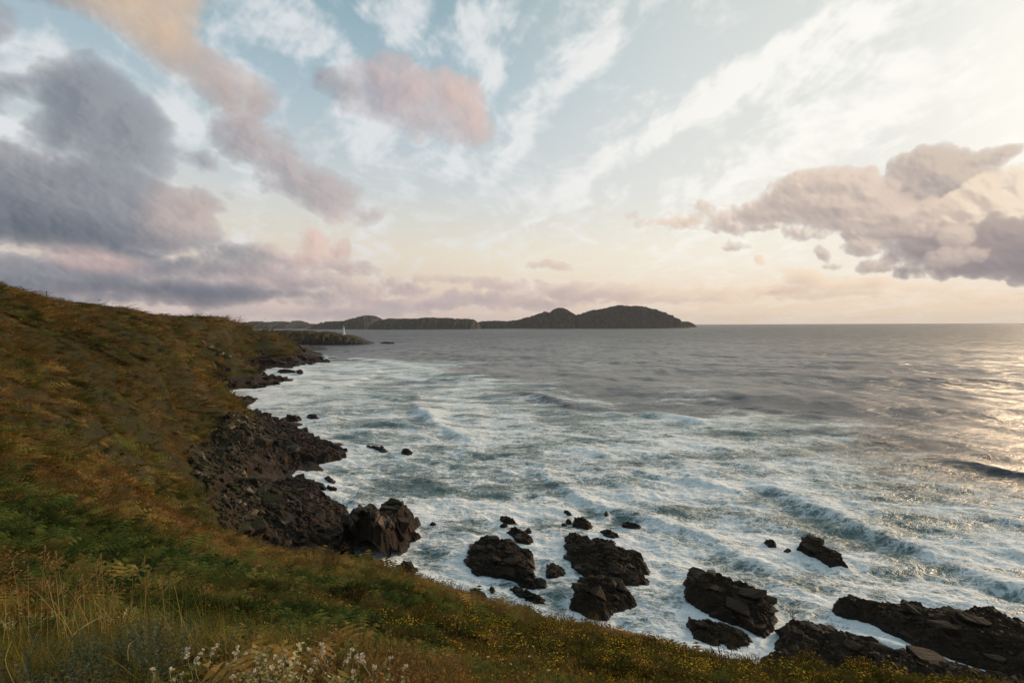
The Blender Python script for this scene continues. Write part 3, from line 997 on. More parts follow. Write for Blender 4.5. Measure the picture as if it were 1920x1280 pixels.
ROCKS = [
    # polygon, zref, height, label, material
    ([(897, 1008), (923, 1007), (940, 1013), (973, 1020), (1003, 1043), (1005, 1080), (1020, 1098), (1000, 1102), (940, 1080), (893, 1075), (875, 1057), (875, 1030)], 0.5, 2.3,
     'broad ribbed brown slab just right of the cream foam tongue', 0, 0.3),
    ([(945, 993), (973, 990), (1002, 1005), (997, 1020), (967, 1018), (960, 1005)], 0.3, 1.2, 'small bedded rock touching the upper end of the broad ribbed slab', 0, 0.2),
    (ell(990, 994, 9, 5, seed=3), 0.2, 0.6, 'dark knob behind the small bedded rock above the ribbed slab', 0, 0),
    ([(937, 968), (953, 967), (970, 978), (950, 979), (938, 974)], 0.2, 0.6, 'narrow dark rock alone in the foam, farthest of those above the ribbed slab', 0, 0),
    (ell(945, 984, 8, 3, seed=5), 0.1, 0.4, 'thin flat rock awash below the narrow lone rock', 0, 0),
    ([(1073, 972), (1097, 970), (1115, 983), (1107, 992), (1087, 990), (1070, 985)], 0.3, 0.9, 'rounded black rock at the far end of the central reef', 0, 0),
    (ell(1066, 977, 8, 5, seed=8), 0.2, 0.5, 'small black rock left of the rounded rock at the far reef end', 0, 0),
    (ell(1058, 984, 8, 3, seed=9), 0.1, 0.4, 'flat scrap of rock left of the rounded rock at the far end of the reef', 0, 0),
    (ell(1065, 960, 9, 4, seed=10, ang=-20), 0.1, 0.3, 'brownish rock awash beyond the far end of the central reef', 1, 0),
    ([(1120, 993), (1140, 992), (1165, 1003), (1150, 1007), (1130, 1002)], 0.2, 0.7, 'wedge shaped dark rock right of the rounded rock on the reef', 0, 0),
    ([(1107, 1005), (1153, 1013), (1150, 1021), (1113, 1013)], 0.2, 0.6, 'long thin rock between the wedge rock and the central slab', 0, 0),
    ([(1057, 1002), (1087, 1000), (1102, 1010), (1127, 1023), (1160, 1025), (1187, 1040), (1220, 1060), (1223, 1070), (1187, 1072), (1217, 1080), (1217, 1092), (1173, 1093), (1190, 1110), (1137, 1089), (1097, 1080), (1070, 1060), (1060, 1027)], 0.6, 2.4,
     'largest dark slab of the central reef, pointed at its right end', 0, 0.3),
    ([(1080, 1090), (1110, 1086), (1140, 1087), (1187, 1113), (1198, 1130), (1153, 1143), (1140, 1157), (1100, 1153), (1090, 1143), (1063, 1140), (1067, 1123)], 0.6, 2.6,
     'humped dark rock nearest the hill at the foot of the central reef', 0, 0.2),
    ([(947, 1098), (973, 1100), (1023, 1120), (1027, 1130), (1000, 1132), (967, 1117)], 0.2, 0.8, 'low slanting slab below the broad ribbed slab', 0, 0),
    ([(875, 1103), (893, 1101), (917, 1113), (907, 1123), (883, 1118)], 0.3, 1.0, 'squat dark rock left of the low slanting slab, near the grassy brow', 0, 0),
    (ell(922, 1106, 10, 7, seed=12), 0.2, 0.7, 'small brown rock at the right shoulder of the squat dark rock', 1, 0),
    ([(947, 1137), (1000, 1138), (1033, 1160), (1060, 1175), (1000, 1175)], 0.3, 1.0, 'brown ledge half hidden behind the grassy brow at lower centre', 1, 0),
    ([(737, 1067), (763, 1050), (787, 1065), (773, 1076), (745, 1078)], 0.3, 1.1, 'peaked dark rock by the brow, left of the cream foam tongue', 0, 0),
    ([(683, 1059), (707, 1047), (723, 1050), (707, 1063)], 0.2, 0.6, 'low black rock in the gap between the crag and the grassy brow', 0, 0),
    ([(1492, 1022), (1504, 1004), (1530, 1007), (1549, 1024), (1590, 1052), (1556, 1051), (1526, 1036)], 0.6, 2.2, 'lone fin shaped rock standing in the surf at right', 0, 0),
    ([(1431, 1011), (1455, 1013), (1457, 1022), (1440, 1022)], 0.2, 0.6, 'small rock left of the lone fin shaped rock', 0, 0),
    (ell(1476, 1030, 7, 3, seed=15), 0.1, 0.3, 'tiny rock awash between the small rock and the fin shaped rock', 0, 0),
    ([(1281, 1082), (1301, 1077), (1365, 1088), (1380, 1101), (1429, 1112), (1459, 1146), (1459, 1172), (1440, 1186), (1410, 1176), (1350, 1154), (1305, 1131), (1279, 1105)], 1.0, 3.6,
     'massive flat topped black block in the surf at lower right', 0, 0.25),
    ([(1282, 1158), (1324, 1165), (1350, 1168), (1402, 1182), (1414, 1214), (1387, 1222), (1342, 1212), (1294, 1195)], 0.4, 1.6, 'lower brown rock in front of the massive flat topped block', 1, 0),
    ([(1462, 1169), (1485, 1163), (1537, 1172), (1612, 1191), (1687, 1214), (1755, 1229), (1837, 1255), (1960, 1290), (1900, 1340), (1700, 1345), (1575, 1300), (1462, 1262), (1405, 1235), (1440, 1210)], 1.0, 3.0,
     'long dark whaleback ledge along the lower right edge of the shore', 0, 0.3),
    ([(1560, 1131), (1575, 1122), (1631, 1129), (1717, 1133), (1732, 1141), (1785, 1146), (1807, 1137), (1856, 1135), (1890, 1156), (1920, 1174), (2010, 1215), (2080, 1290), (1960, 1290), (1837, 1247), (1755, 1219), (1717, 1202), (1672, 1174), (1612, 1152), (1567, 1141)], 1.0, 3.2,
     'great dark reef running out of the picture at lower right', 0, 0.2),
    (ell(1597, 1124, 30, 6, seed=16, ang=-6), 0.2, 0.7, 'flat ledge awash at the left tip of the great reef', 0, 0),
    (ell(763, 847, 12, 5, seed=17), 0.2, 0.8, 'small lone rock in the foam off the middle promontory', 0, 0),
    (ell(618, 899, 13, 5, seed=18, ang=-20), 0.2, 0.6, 'brown rock awash near the black cliff, upper of a close pair', 1, 0),
    (ell(622, 914, 11, 4, seed=19, ang=-10), 0.2, 0.6, 'dark rock awash near the black cliff, lower of a close pair', 0, 0),
    (ell(548, 786, 19, 5, seed=20), 0.2, 1.2, 'long low rock off the middle promontory, left of a pair', 0, 0),
    (ell(586, 782, 12, 4, seed=21), 0.2, 1.0, 'short low rock off the middle promontory, right of a pair', 0, 0),
    (ell(479, 726, 9, 3, seed=22), 0.2, 1.2, 'small dark rock in the foam below the second cliff', 0, 0),
    (ell(562, 697, 6, 3.2, seed=23), 0.2, 1.8, 'round black rock standing alone off the far reefs', 0, 0),
    (ell(537, 696, 18, 2.2, seed=24), 0.2, 1.2, 'thin dark reef left of the round black rock', 0, 0),
    (ell(527, 687, 26, 2.6, seed=25, ang=-3), 0.2, 1.4, 'long thin reef pointing out from the second cliff', 0, 0),
    (ell(566, 652.5, 13, 3.0, seed=26), 0.2, 3.0, 'dark rock in the far cove below the headland', 0, 0),
    ([(540, 660), (560, 657), (590, 660), (606, 664), (596, 668), (612, 671), (585, 673), (545, 672)], 0.3, 3.0, 'flat black reef reaching out from the far cliff', 0, 0),
    (ell(727, 643.2, 16, 1.5, seed=28), 0.2, 2.4, 'low dark skerry off the tip of the lighthouse headland', 0, 0),
    (ell(708, 841, 24, 2.6, seed=29, ang=-10), 0.1, 0.5, 'thin wave washed rock off the tip of the middle promontory', 0, 0),
    (ell(1182, 983, 20, 4, seed=30, ang=-6), 0.1, 0.35, 'brownish rock barely above the foam beyond the reef', 1, 0),
    (ell(1137, 960, 5, 2.5, seed=31), 0.1, 0.4, 'tiny dark rock farthest out beyond the central reef', 0, 0),
    (ell(574, 866, 8, 4, seed=32), 0.1, 0.6, 'dark boulder at the edge of the inlet below the promontory', 0, 0),
    (ell(775, 1006, 16, 6, seed=33, ang=10), 0.2, 1.0, 'dark rock at the seaward foot of the black crag', 0, 0),
    (ell(812, 981, 7, 3, seed=34), 0.1, 0.4, 'tiny rock in the foam just off the black crag', 0, 0),
]


def make_sea_rocks():
    mats = [M_ROCK_SEA, M_ROCK_BROWN]
    for k, (poly, zr, h, lab, mi, lean) in enumerate(ROCKS):
        sea_rock(poly, zr, h * 0.8, 100 + k * 13, lab, mats[mi], lean=lean)
    # brown round boulder
    sea_rock(ell(1040, 1070, 22, 14, 12, seed=40), 0.3, 1.2, 901, 'rounded reddish brown boulder between the ribbed slab and the central reef', M_ROCK_BROWN, block=0.12)
    ROCK_FOOT.append(np.array([on_z(px, py, 0)[:2] for px, py in [(650, 1045), (655, 960), (700, 935), (750, 940), (795, 972), (760, 1010), (740, 1040)]]))


make_sea_rocks()


# ------------------------------------------------------------------ rock masses of the shore
def shore_mass(poly, zref, label, seed, amp, sl, lift=0.6, res=0.22, mat=None, peaks=(), name='rock_outcrop', strike=R(-35), zmax=14.0, slabs=(60, 0.8, 3.0), steep=1.0):
    W = np.array([on_z(px, py, zr)[:2] for (px, py), zr in zip(poly, zref if isinstance(zref, (list, tuple)) else [zref] * len(poly))])
    xs = np.arange(W[:, 0].min() - 2, W[:, 0].max() + 2, res)
    ys = np.arange(W[:, 1].min() - 2, W[:, 1].max() + 2, res)
    X, Y = np.meshgrid(xs, ys)
    wob = 2.0
    sd = inside_sd(W, X + fbm(X / 6, Y / 6, 4, 0.55, seed) * wob, Y + fbm(X / 6, Y / 6, 4, 0.55, seed + 9) * wob)
    keep = sd > -0.8
    zb = np.full(X.shape, -3.0)
    m = sd > -3
    zb[m] = base_h(X[m], Y[m])
    sd = np.minimum(sd, (zmax - zb) * 0.8 + fbm(X / 7, Y / 7, 4, 0.55, seed + 60) * 3.0)
    keep = sd > -0.8
    Z = zb + lift
    for (px, py, pz, r) in peaks:
        c_ = on_z(px, py, pz)
        d = np.hypot(X - c_[0] + fbm(X / 3, Y / 3, 3, 0.5, seed + 81) * r * 0.35, Y - c_[1] + fbm(X / 3, Y / 3, 3, 0.5, seed + 82) * r * 0.35)
        Z = np.maximum(Z, pz * (1 - (d / r) ** 1.7))
    Z = Z + blocky(X, Y, strike, sl, sl * 0.34, amp, seed) * sstep(sd, -0.8, 1.2)
    Z = np.maximum(Z, 0.5 * sstep(sd, 0.2, 2.0) + 0.25 * fbm(X, Y, 2, 0.5, seed + 50))
    Z = Z - 3.2 * sstep(sd, 0.8, -0.8)
    F = grid_faces(*X.shape)
    F = F[keep.ravel()[F].any(1)]
    zf = Z.ravel()[F].max(1)
    F = F[zf > -1.2]
    used = np.unique(F)
    remap = np.full(X.size, -1, np.int64); remap[used] = np.arange(len(used))
    jx = fbm(X * 1.3, Y * 1.3, 3, 0.6, seed + 70) * res * 1.4
    jy = fbm(X * 1.3, Y * 1.3, 3, 0.6, seed + 77) * res * 1.4
    cx, cy = W.mean(0)
    V = np.stack([X + jx - cx, Y + jy - cy, Z], -1).reshape(-1, 3)[used]
    o = obj(name, mesh_np(name, V, remap[F], mat or M_ROCK, smooth=False), loc=(cx, cy, 0))
    props(o, label=label, cat='rock')
    add_slabs(o, X, Y, Z, (sd > 0.6) & (Z > 0.2), slabs[0], slabs[1], slabs[2], mat or M_ROCK, strike, seed + 1, steep=steep, sink=0.30, dip=0.28)
    ROCK_FOOT.append(W)
    SHORE_BARE.append(W)
    return o


shore_mass([(650, 1046), (648, 965), (668, 935), (700, 930), (735, 925), (770, 950), (798, 972), (780, 992), (760, 1012), (745, 1034), (700, 1050)], [0, 0, 5, 6, 6, 4, 0, 0, 0, 0, 0],
           'jagged black crag jutting into the surf below the hill', 300, 0.8, 5.5, 0.4, 0.25, slabs=(150, 0.9, 2.6), steep=2.4,
           peaks=[(665, 985, 6.0, 7.0), (692, 960, 7.5, 7.5), (735, 950, 5.6, 6.5), (745, 975, 4.0, 8), (690, 1005, 4.6, 9.0), (735, 1000, 2.6, 7), (768, 972, 2.8, 6.0), (700, 1032, 2.2, 8), (660, 1020, 4.0, 8), (725, 1020, 1.8, 6)], strike=R(-50))
shore_mass([(398, 935), (430, 900), (470, 890), (540, 885), (570, 890), (600, 908), (622, 938), (655, 958), (658, 1045), (600, 1045), (540, 1040), (470, 1012), (425, 1000), (398, 975)],
           [11, 10, 7, 3, 1, 0, 0, 0, 0, 0.5, 3, 6, 9, 11], 'black broken cliff and ledges below the grassy slope', 330, 0.9, 7.5, 0.5, 0.26, slabs=(150, 0.8, 3.2), steep=1.0)
shore_mass([(345, 850), (372, 822), (410, 800), (440, 788), (480, 796), (540, 835), (575, 862), (560, 885), (480, 900), (430, 915), (395, 925), (372, 900)],
           [13, 12, 11, 10, 6, 2, 0.5, 0, 3, 8, 11, 12], 'terraces of dark brown rock behind the black cliff', 360, 0.9, 9.0, 0.5, 0.30, M_ROCK, slabs=(140, 0.9, 4.6))
shore_mass([(465, 790), (485, 782), (520, 792), (560, 806), (600, 828), (655, 845), (640, 862), (600, 868), (565, 868), (530, 850), (490, 815)],
           [5, 2, 0.5, 0, 0, 0, 0, 0, 0.5, 2, 4], 'low dark promontory running out into the foam', 390, 0.9, 6.0, 0.6, 0.32, slabs=(110, 0.9, 3.6),
           peaks=[(500, 795, 5, 9), (540, 818, 4.2, 9), (585, 840, 2.6, 7), (625, 852, 1.8, 5)], strike=R(-20))
shore_mass([(365, 715), (395, 680), (440, 670), (470, 672), (508, 688), (480, 702), (452, 714), (425, 735), (482, 752), (445, 770), (415, 765), (380, 740)],
           [7, 8, 6, 1, 0, 0, 0, 0, 0, 0, 5, 7], 'dark rock shelves at the foot of the second cliff', 420, 1.8, 13.0, 0.8, 0.6, slabs=(150, 2.0, 8.0),
           peaks=[(400, 705, 6, 18), (440, 692, 4, 22), (430, 750, 3, 12)], strike=R(-10))
shore_mass([(440, 680), (440, 662), (480, 652), (530, 648), (552, 653), (570, 668), (548, 675), (500, 679)], [0, 8, 12, 14, 8, 0, 0, 0],
           'black cliff at the foot of the far hill', 450, 3.0, 24.0, 1.0, 1.3, slabs=(110, 4.0, 13.0), peaks=[(500, 668, 9, 40), (535, 664, 9, 40)], strike=R(-10))



def far_shore_slabs():
    th = np.linspace(R(-36), R(-18), 260); rr = np.geomspace(190, 660, 260)
    T, RR = np.meshgrid(th, rr)
    X = RR * np.sin(T); Y = RR * np.cos(T)
    Z = land_h(X, Y)
    ok = (Z > -0.4) & (Z < 6.5)
    r = random.Random(77)
    idx = np.flatnonzero(ok.ravel())
    xf, yf, zf = X.ravel(), Y.ravel(), Z.ravel()
    ms = SLABS[M_ROCK.name]
    for k in range(280):
        i = idx[r.randrange(len(idx))]
        s = math.hypot(xf[i], yf[i]) * r.uniform(0.004, 0.014)
        c = obj('slab', r.choice(ms), LAND, (xf[i], yf[i], zf[i] - 0.1 * s))
        c.rotation_euler = (0.3 + r.gauss(0, .2), r.gauss(0, .2), R(-10) + r.gauss(0, .4))
        c.scale = (s * 1.2, s, s * r.uniform(.8, 1.7))


far_shore_slabs()


# ------------------------------------------------------------------ the sea
FOAM = [(500, 700, .8), (600, 690, .85), (650, 680, .8), (750, 690, .7), (550, 740, .72), (480, 760, .8), (650, 760, .5), (750, 740, .5), (700, 710, .75), (850, 720, .5), (980, 700, .02), (920, 690, .02), (850, 668, 0.0),
        (700, 655, .2), (1020, 740, .3), (850, 770, .72), (950, 790, .72), (1050, 780, .4), (1200, 765, .05), (1200, 795, .62), (1300, 800, .7), (1400, 790, .4), (1500, 805, .42), (1600, 840, .22), (1700, 830, .04),
        (1300, 770, 0.05), (1120, 730, 0), (1500, 750, 0), (1800, 750, 0), (1900, 800, 0), (1100, 850, .80), (1250, 850, .80), (1400, 860, .7), (1550, 870, .55), (1700, 900, .28), (1850, 880, .02), (1900, 940, .3), (1720, 960, .45), (1800, 1000, .4),
        (650, 850, .6), (700, 900, .42), (800, 900, .5), (900, 870, .55), (950, 930, .5), (1050, 950, .6), (850, 960, .68), (1200, 920, .75), (1350, 950, .8), (1500, 950, .72), (1500, 1000, .78), (1650, 1030, .82),
        (1800, 1070, .85), (1900, 1040, .7), (1250, 1020, .75), (1400, 1080, .65), (1500, 1100, .5), (1600, 1110, .6), (1700, 1120, .75), (1850, 1110, .7), (1600, 1180, .5), (950, 1120, .25), (1020, 1110, .3),
        (790, 1050, .2), (740, 1000, .3), (1250, 1130, .6), (1230, 1190, .6), (1270, 1160, .4), (600, 800, .55), (620, 720, .8), (560, 680, .7), (640, 655, .1), (750, 720, .35), (1000, 830, .7), (720, 800, .45), (800, 820, .6),
        (640, 640, 0), (1000, 660, 0), (1300, 700, 0), (600, 626, 0), (1900, 700, 0), (1000, 620, 0), (1800, 630, 0), (560, 655, .5), (830, 1010, .75), (850, 1060, .85), (840, 1090, .6), (1020, 1040, .75), (700, 860, .6), (640, 890, .55),
        (1150, 1180, .5), (1400, 1140, .4), (1330, 1050, .7), (900, 985, .7), (1010, 960, .62), (1900, 1120, .6), (1960, 1150, .6), (460, 720, .6), (1080, 760, .35)]
# crests of the breaking waves: pixel line, height of the wave, foaminess, half width in metres
CRESTS = [
    ([(1395, 900), (1430, 915), (1500, 945), (1580, 975), (1660, 1005), (1760, 1042), (1850, 1075), (1960, 1110)], 1.05, 1.0, 2.4),
    ([(995, 872), (1030, 900), (1090, 935), (1160, 955), (1250, 985), (1330, 1010), (1400, 1040), (1480, 1075), (1560, 1110)], 0.9, 0.9, 2.0),
    ([(772, 750), (790, 775), (820, 800), (860, 818), (905, 832)], 1.1, 0.95, 2.6),
    ([(560, 735), (600, 728), (650, 722), (690, 705), (720, 690)], 0.9, 0.8, 4.0),
    ([(690, 700), (760, 712), (850, 712), (940, 712)], 1.1, 0.75, 4.5),
    ([(640, 672), (700, 676), (770, 690)], 1.2, 0.7, 6.0),
    ([(1745, 864), (1830, 876), (1900, 892), (1990, 910)], 1.15, 0.0, 2.6),
    ([(930, 728), (1020, 745), (1090, 762), (1160, 770)], 1.2, 0.0, 4.0),
    ([(950, 692), (1030, 700), (1120, 706), (1200, 716)], 1.2, 0.0, 7.0),
    ([(1180, 775), (1260, 785), (1340, 800)], 1.0, 0.4, 3.0),
    ([(700, 795), (760, 800), (830, 812)], 0.9, 0.1, 3.0), ([(680, 745), (740, 748), (810, 742)], 1.4, 0.2, 4.0),
    ([(1560, 1130), (1500, 1105), (1440, 1085)], 0.5, 0.8, 1.4),
    ([(1180, 880), (1260, 900), (1330, 905)], 0.7, 0.2, 2.2), ([(900, 920), (960, 930), (1010, 925)], 0.6, 0.1, 2.0), ([(640, 790), (600, 780), (700, 770)], 0.9, 0.1, 3.0),
    ([(1100, 700), (1250, 712), (1400, 735)], 0.7, 0.0, 6.0), ([(1300, 745), (1450, 765), (1600, 790)], 0.8, 0.0, 4.0),
]


def sea_fields(X, Y):
    """height, foam cover, smoothness of the sea at each point"""
    r = np.sqrt(X * X + Y * Y)
    # foam cover by place
    th = np.arctan2(X, Y); lr = np.log(r)
    C = np.array([list(on_z(a, b)[:2]) + [f] for a, b, f in FOAM])
    ct = np.arctan2(C[:, 0], C[:, 1]); cl = np.log(np.hypot(C[:, 0], C[:, 1]))
    num = np.zeros(X.shape); den = np.full(X.shape, 1e-9)
    for k in range(len(C)):
        d2 = ((th - ct[k]) * 1.6) ** 2 + ((lr - cl[k]) * 1.25) ** 2
        w = 1.0 / (d2 + 0.0015) ** 2
        num += w * C[k, 2]; den += w
    foam = num / den
    foam = foam * sstep(-r, -700, -480)
    z = np.zeros(X.shape)
    # swell and chop
    rr = random.Random(4)
    cell = np.maximum(r * r / CAM_H / 960 * 1.6, r * 0.0027)
    for k in range(54):
        lam = 2.2 * (1.085 ** k)
        dirn = R(-118) + rr.gauss(0, 0.42 if lam < 30 else 0.2)   # travels left and towards the viewer
        kx, ky = math.cos(dirn), math.sin(dirn)
        a = 0.0085 * lam ** 0.92 * rr.uniform(0.6, 1.3) * (1.0 if lam < 22 else 0.42)
        ph = rr.uniform(0, 6.28)
        f = sstep(lam / cell, 2.5, 5.0)
        wv = np.sin((X * kx + Y * ky) * 2 * np.pi / lam + ph + fbm(X / (lam * 4), Y / (lam * 4), 1, 0.5, 500 + k) * 2.5)
        z += a * f * (wv - 0.25 * np.cos(2 * ((X * kx + Y * ky) * 2 * np.pi / lam + ph)))
    z *= 0.85
    surf = sstep(foam, 0.1, 0.5)
    z += surf * (fbm(X / 7, Y / 5, 5, 0.55, 520, mode='ridge') * 0.5 + fbm(X / 1.6, Y / 1.2, 3, 0.55, 530) * 0.14) * sstep(-r, -400, -120)
    # crests
    smooth = np.zeros(X.shape)
    wx = X + fbm(X / 14, Y / 14, 3, 0.5, 540) * 2.5; wy = Y + fbm(X / 14, Y / 14, 3, 0.5, 541) * 2.5
    for ln, h, fo, hw in CRESTS:
        Wl = np.array([on_z(a, b)[:2] for a, b in ln])
        mn = Wl.min(0) - hw * 8; mxx = Wl.max(0) + hw * 8
        m = (X > mn[0]) & (X < mxx[0]) & (Y > mn[1]) & (Y < mxx[1])
        if not m.any():
            continue
        x = wx[m]; y = wy[m]
        best = np.full(x.shape, 1e9); side = np.zeros(x.shape); tt = np.zeros(x.shape)
        n = len(Wl) - 1
        for k in range(n):
            e = Wl[k + 1] - Wl[k]; L = np.hypot(*e)
            t = np.clip(((x - Wl[k, 0]) * e[0] + (y - Wl[k, 1]) * e[1]) / L / L, 0, 1)
            ddx = x - Wl[k, 0] - t * e[0]; ddy = y - Wl[k, 1] - t * e[1]
            d_ = np.hypot(ddx, ddy)
            s_ = np.sign(e[0] * ddy - e[1] * ddx)       # + on the far (seaward) side
            c = d_ < best
            best = np.where(c, d_, best); side = np.where(c, s_, side); tt = np.where(c, (k + t) / n, tt)
        taper = np.minimum(sstep(tt, -0.02, 0.2), sstep(1 - tt, -0.02, 0.25)) if ln[-1][0] < 1930 else sstep(tt, -0.02, 0.2)
        sdist = best * side
        shape = np.where(sdist > 0, np.exp(-(sdist / (hw * 2.2)) ** 2), np.exp(-(sdist / (hw * 0.8)) ** 2))
        z[m] += shape * h * taper
        trough = np.exp(-((sdist + hw * 2.0) / (hw * 1.3)) ** 2)
        z[m] -= trough * h * 0.25 * taper
        if fo > 0:
            spill = np.where(sdist > 0, np.exp(-(sdist / (hw * 2.6)) ** 2), np.exp(-(sdist / (hw * 0.75)) ** 2))
            foam[m] = np.maximum(foam[m], foam[m] + (0.97 - foam[m]) * spill * fo * taper)
            foam[m] -= 0.28 * trough * taper * fo
        else:
            foam[m] *= 1 - 0.8 * np.exp(-(sdist / (hw * 1.6)) ** 2) * taper
    # foam where water meets rock and shore
    near = np.zeros(X.shape)
    m = r < 520
    xm = X[m]; ym = Y[m]
    nm = np.zeros(xm.shape)
    for W in ROCK_FOOT:
        c = W.mean(0); rad = np.hypot(*(W - c).T).max() + 6
        mm = np.hypot(xm - c[0], ym - c[1]) < rad
        if mm.any():
            sd = inside_sd(W, xm[mm], ym[mm])
            sc = 1.0 + 0.010 * np.hypot(*c)
            nm[mm] = np.maximum(nm[mm], np.exp(-np.maximum(-sd, 0) / sc) )
    near[m] = nm
    nb = fbm(X / 5, Y / 5, 3, 0.5, 560)
    foam = foam + near * (0.8 + nb * 0.9)
    zb = np.full(X.shape, -9.0)
    m2 = (r < 750) & (X < 60)
    zb[m2] = base_h(X[m2], Y[m2])
    sh_ = sstep(zb, -2.6, -0.3) * sstep(r, 70, 95)
    foam = foam + sh_ * (0.5 + nb * 0.5)
    foam = np.clip(foam, 0, 1)
    z *= 1 - 0.6 * sstep(near, 0.3, 1.0)
    # headland and island shores far off
    z = z * sstep(-r, -9000, -1500)
    return z, foam, near


def make_sea_mat():
    m, q, b = new_mat('sea_water')
    geo = q.n('ShaderNodeNewGeometry')
    pos = geo.outputs['Position']
    x, y, z = q.xyz(pos)
    dist = q.v('LENGTH', pos)
    foam = q.attr('foam')
    P2 = q.vec(x, y, 0.0)
    w1 = q.v('SUBTRACT', q.noise(P2, 0.16, 3, 0.55, color=True), (0.5, 0.5, 0.5))
    w2 = q.v('SUBTRACT', q.noise(P2, 0.75, 3, 0.55, color=True), (0.5, 0.5, 0.5))
    Pw = q.v('ADD', P2, q.v('ADD', q.v('SCALE', w1, s=5.0), q.v('SCALE', w2, s=1.3)))
    # foam drawn out along the wave fronts
    Pr = q.mapping(Pw, (0, 0, 0), (0, 0, R(62)), (0.36, 1.0, 1.0))
    big = q.noise(Pr, 0.085, 3, 0.5)
    mid = q.noise(Pr, 0.36, 4, 0.6)
    net = q.voro(Pr, 0.85, 'DISTANCE_TO_EDGE')
    net2 = q.voro(q.v('ADD', Pr, (3.3, 1.7, 0)), 2.3, 'DISTANCE_TO_EDGE')
    fine = q.noise(Pw, 3.2, 4, 0.7)
    lace = q.m('MAXIMUM', q.step(net, 0.22, 0.0), q.mul(q.step(net2, 0.16, 0.0), 0.85))
    pat = q.add(q.add(q.mul(big, 1.15), q.mul(mid, 0.85)), q.add(q.mul(lace, 0.20), q.mul(fine, 0.09)))   # about 0.85 +- 0.25
    f = q.mad(q.sub(pat, 1.095), 3.3, q.mul(q.sub(foam, 0.63), 1.25))
    cover = q.step(f, -0.50, 0.72)
    cover = q.mul(cover, q.step(foam, 0.02, 0.14))
    # milky water with air in it between the foam
    milky = q.mul(q.step(foam, 0.08, 0.60), q.step(q.add(q.mul(big, 0.6), q.mul(mid, 0.5)), 0.36, 0.66, 0.35, 1.0))
    deep = (0.012, 0.024, 0.030)
    teal = (0.115, 0.245, 0.235)
    wc = q.mix(milky, deep, teal)
    # foam colour, brighter where the fine noise is high
    fc = q.mix(q.step(fine, 0.35, 0.7), (0.74, 0.75, 0.74), (0.90, 0.89, 0.87))
    c = q.mix(cover, wc, fc)
    # broad golden-brown patches in the milky water between the foam
    c = q.mix(q.mul(q.step(q.noise(P2, 0.03, 3, 0.5), 0.46, 0.62), q.mul(q.mul(milky, q.sub(1.0, cover)), 0.55)), c, (0.20, 0.17, 0.115))
    q.put(b.inputs['Base Color'], c)
    q.put(b.inputs['Roughness'], q.mad(cover, 0.55, q.step(dist, 100.0, 2000.0, 0.24, 0.42)))
    b.inputs['IOR'].default_value = 1.33
    q.put(b.inputs['Specular IOR Level'], q.mad(cover, -0.6, 0.85))
    # wind ripples; larger wavelets are left to count farther away
    Prp = q.mapping(pos, (0, 0, 0), (0, 0, R(20)), (1.0, 0.42, 1.0))
    r1 = q.noise(q.mapping(pos, (0, 0, 0), (0, 0, R(-28)), (0.55, 1.3, 1.0)), 1.5, 4, 0.6)
    r2 = q.noise(q.mapping(pos, (0, 0, 0), (0, 0, R(-24)), (0.45, 1.2, 1.0)), 0.22, 5, 0.62)
    r3 = q.noise(q.mapping(pos, (0, 0, 0), (0, 0, R(-20)), (0.4, 1.2, 1.0)), 0.045, 4, 0.6)
    r4 = q.noise(q.mapping(pos, (0, 0, 0), (0, 0, R(-6)), (1.5, 0.42, 1.0)), 0.040, 5, 0.65)
    n = bump(q, r4, q.step(dist, 350.0, 1500.0, 0.0, 1.0), 16.0)
    n = bump(q, r3, q.step(dist, 150.0, 700.0, 0.0, 1.0), 9.0, n)
    n = bump(q, r2, q.step(dist, 40.0, 2500.0, 0.75, 1.0), 2.0, n)
    n = bump(q, r1, q.step(dist, 1200.0, 200.0, 0.0, 0.6), 0.25, n)
    n = bump(q, q.add(pat, cover), q.step(dist, 700.0, 80.0, 0.0, 0.8), 0.22, n)
    # far off, each ripple is smaller than a pixel of height: tilt the surface directly
    chop = q.v('SUBTRACT', q.noise(q.mapping(pos, (0, 0, 0), (0, 0, R(-10)), (1.0, 0.42, 1.0)), 0.09, 4, 0.62, color=True), (0.5, 0.5, 0.5))
    swl = q.v('SUBTRACT', q.noise(q.mapping(pos, (0, 0, 0), (0, 0, R(-10)), (0.5, 0.30, 1.0)), 0.022, 4, 0.6, color=True), (0.5, 0.5, 0.5))
    tilt = q.v('ADD', chop, q.v('SCALE', swl, s=0.5))
    amt = q.mul(q.step(dist, 90.0, 420.0, 0.0, 1.35), q.mad(cover, -0.6, 1.0))
    tilt = q.v('MULTIPLY', tilt, q.vec(amt, amt, 0.0))
    n = q.v('NORMALIZE', q.v('ADD', n, tilt))
    q.put(b.inputs['Normal'], n)
    return m


def make_sea():
    nc = 880
    th = np.linspace(R(-52), R(62), nc)
    pyv = np.concatenate([np.linspace(1420, 640, 760, endpoint=False), np.linspace(640, 612, 60)])
    rr = CAM_H * 960 / (pyv - 608.0)
    rr = np.concatenate([rr, np.geomspace(rr[-1] * 1.25, 23000, 12)])
    T, RR = np.meshgrid(th, rr)
    X = RR * np.sin(T); Y = RR * np.cos(T)
    Z, foam, near = sea_fields(X, Y)
    o = obj('sea', mesh_np('sea', np.stack([X, Y, Z], -1).reshape(-1, 3), grid_faces(len(rr), nc), make_sea_mat(), attrs={'foam': foam.ravel()}))
    props(o, label='grey green sea with white surf near the shore', kind='structure')


make_sea()


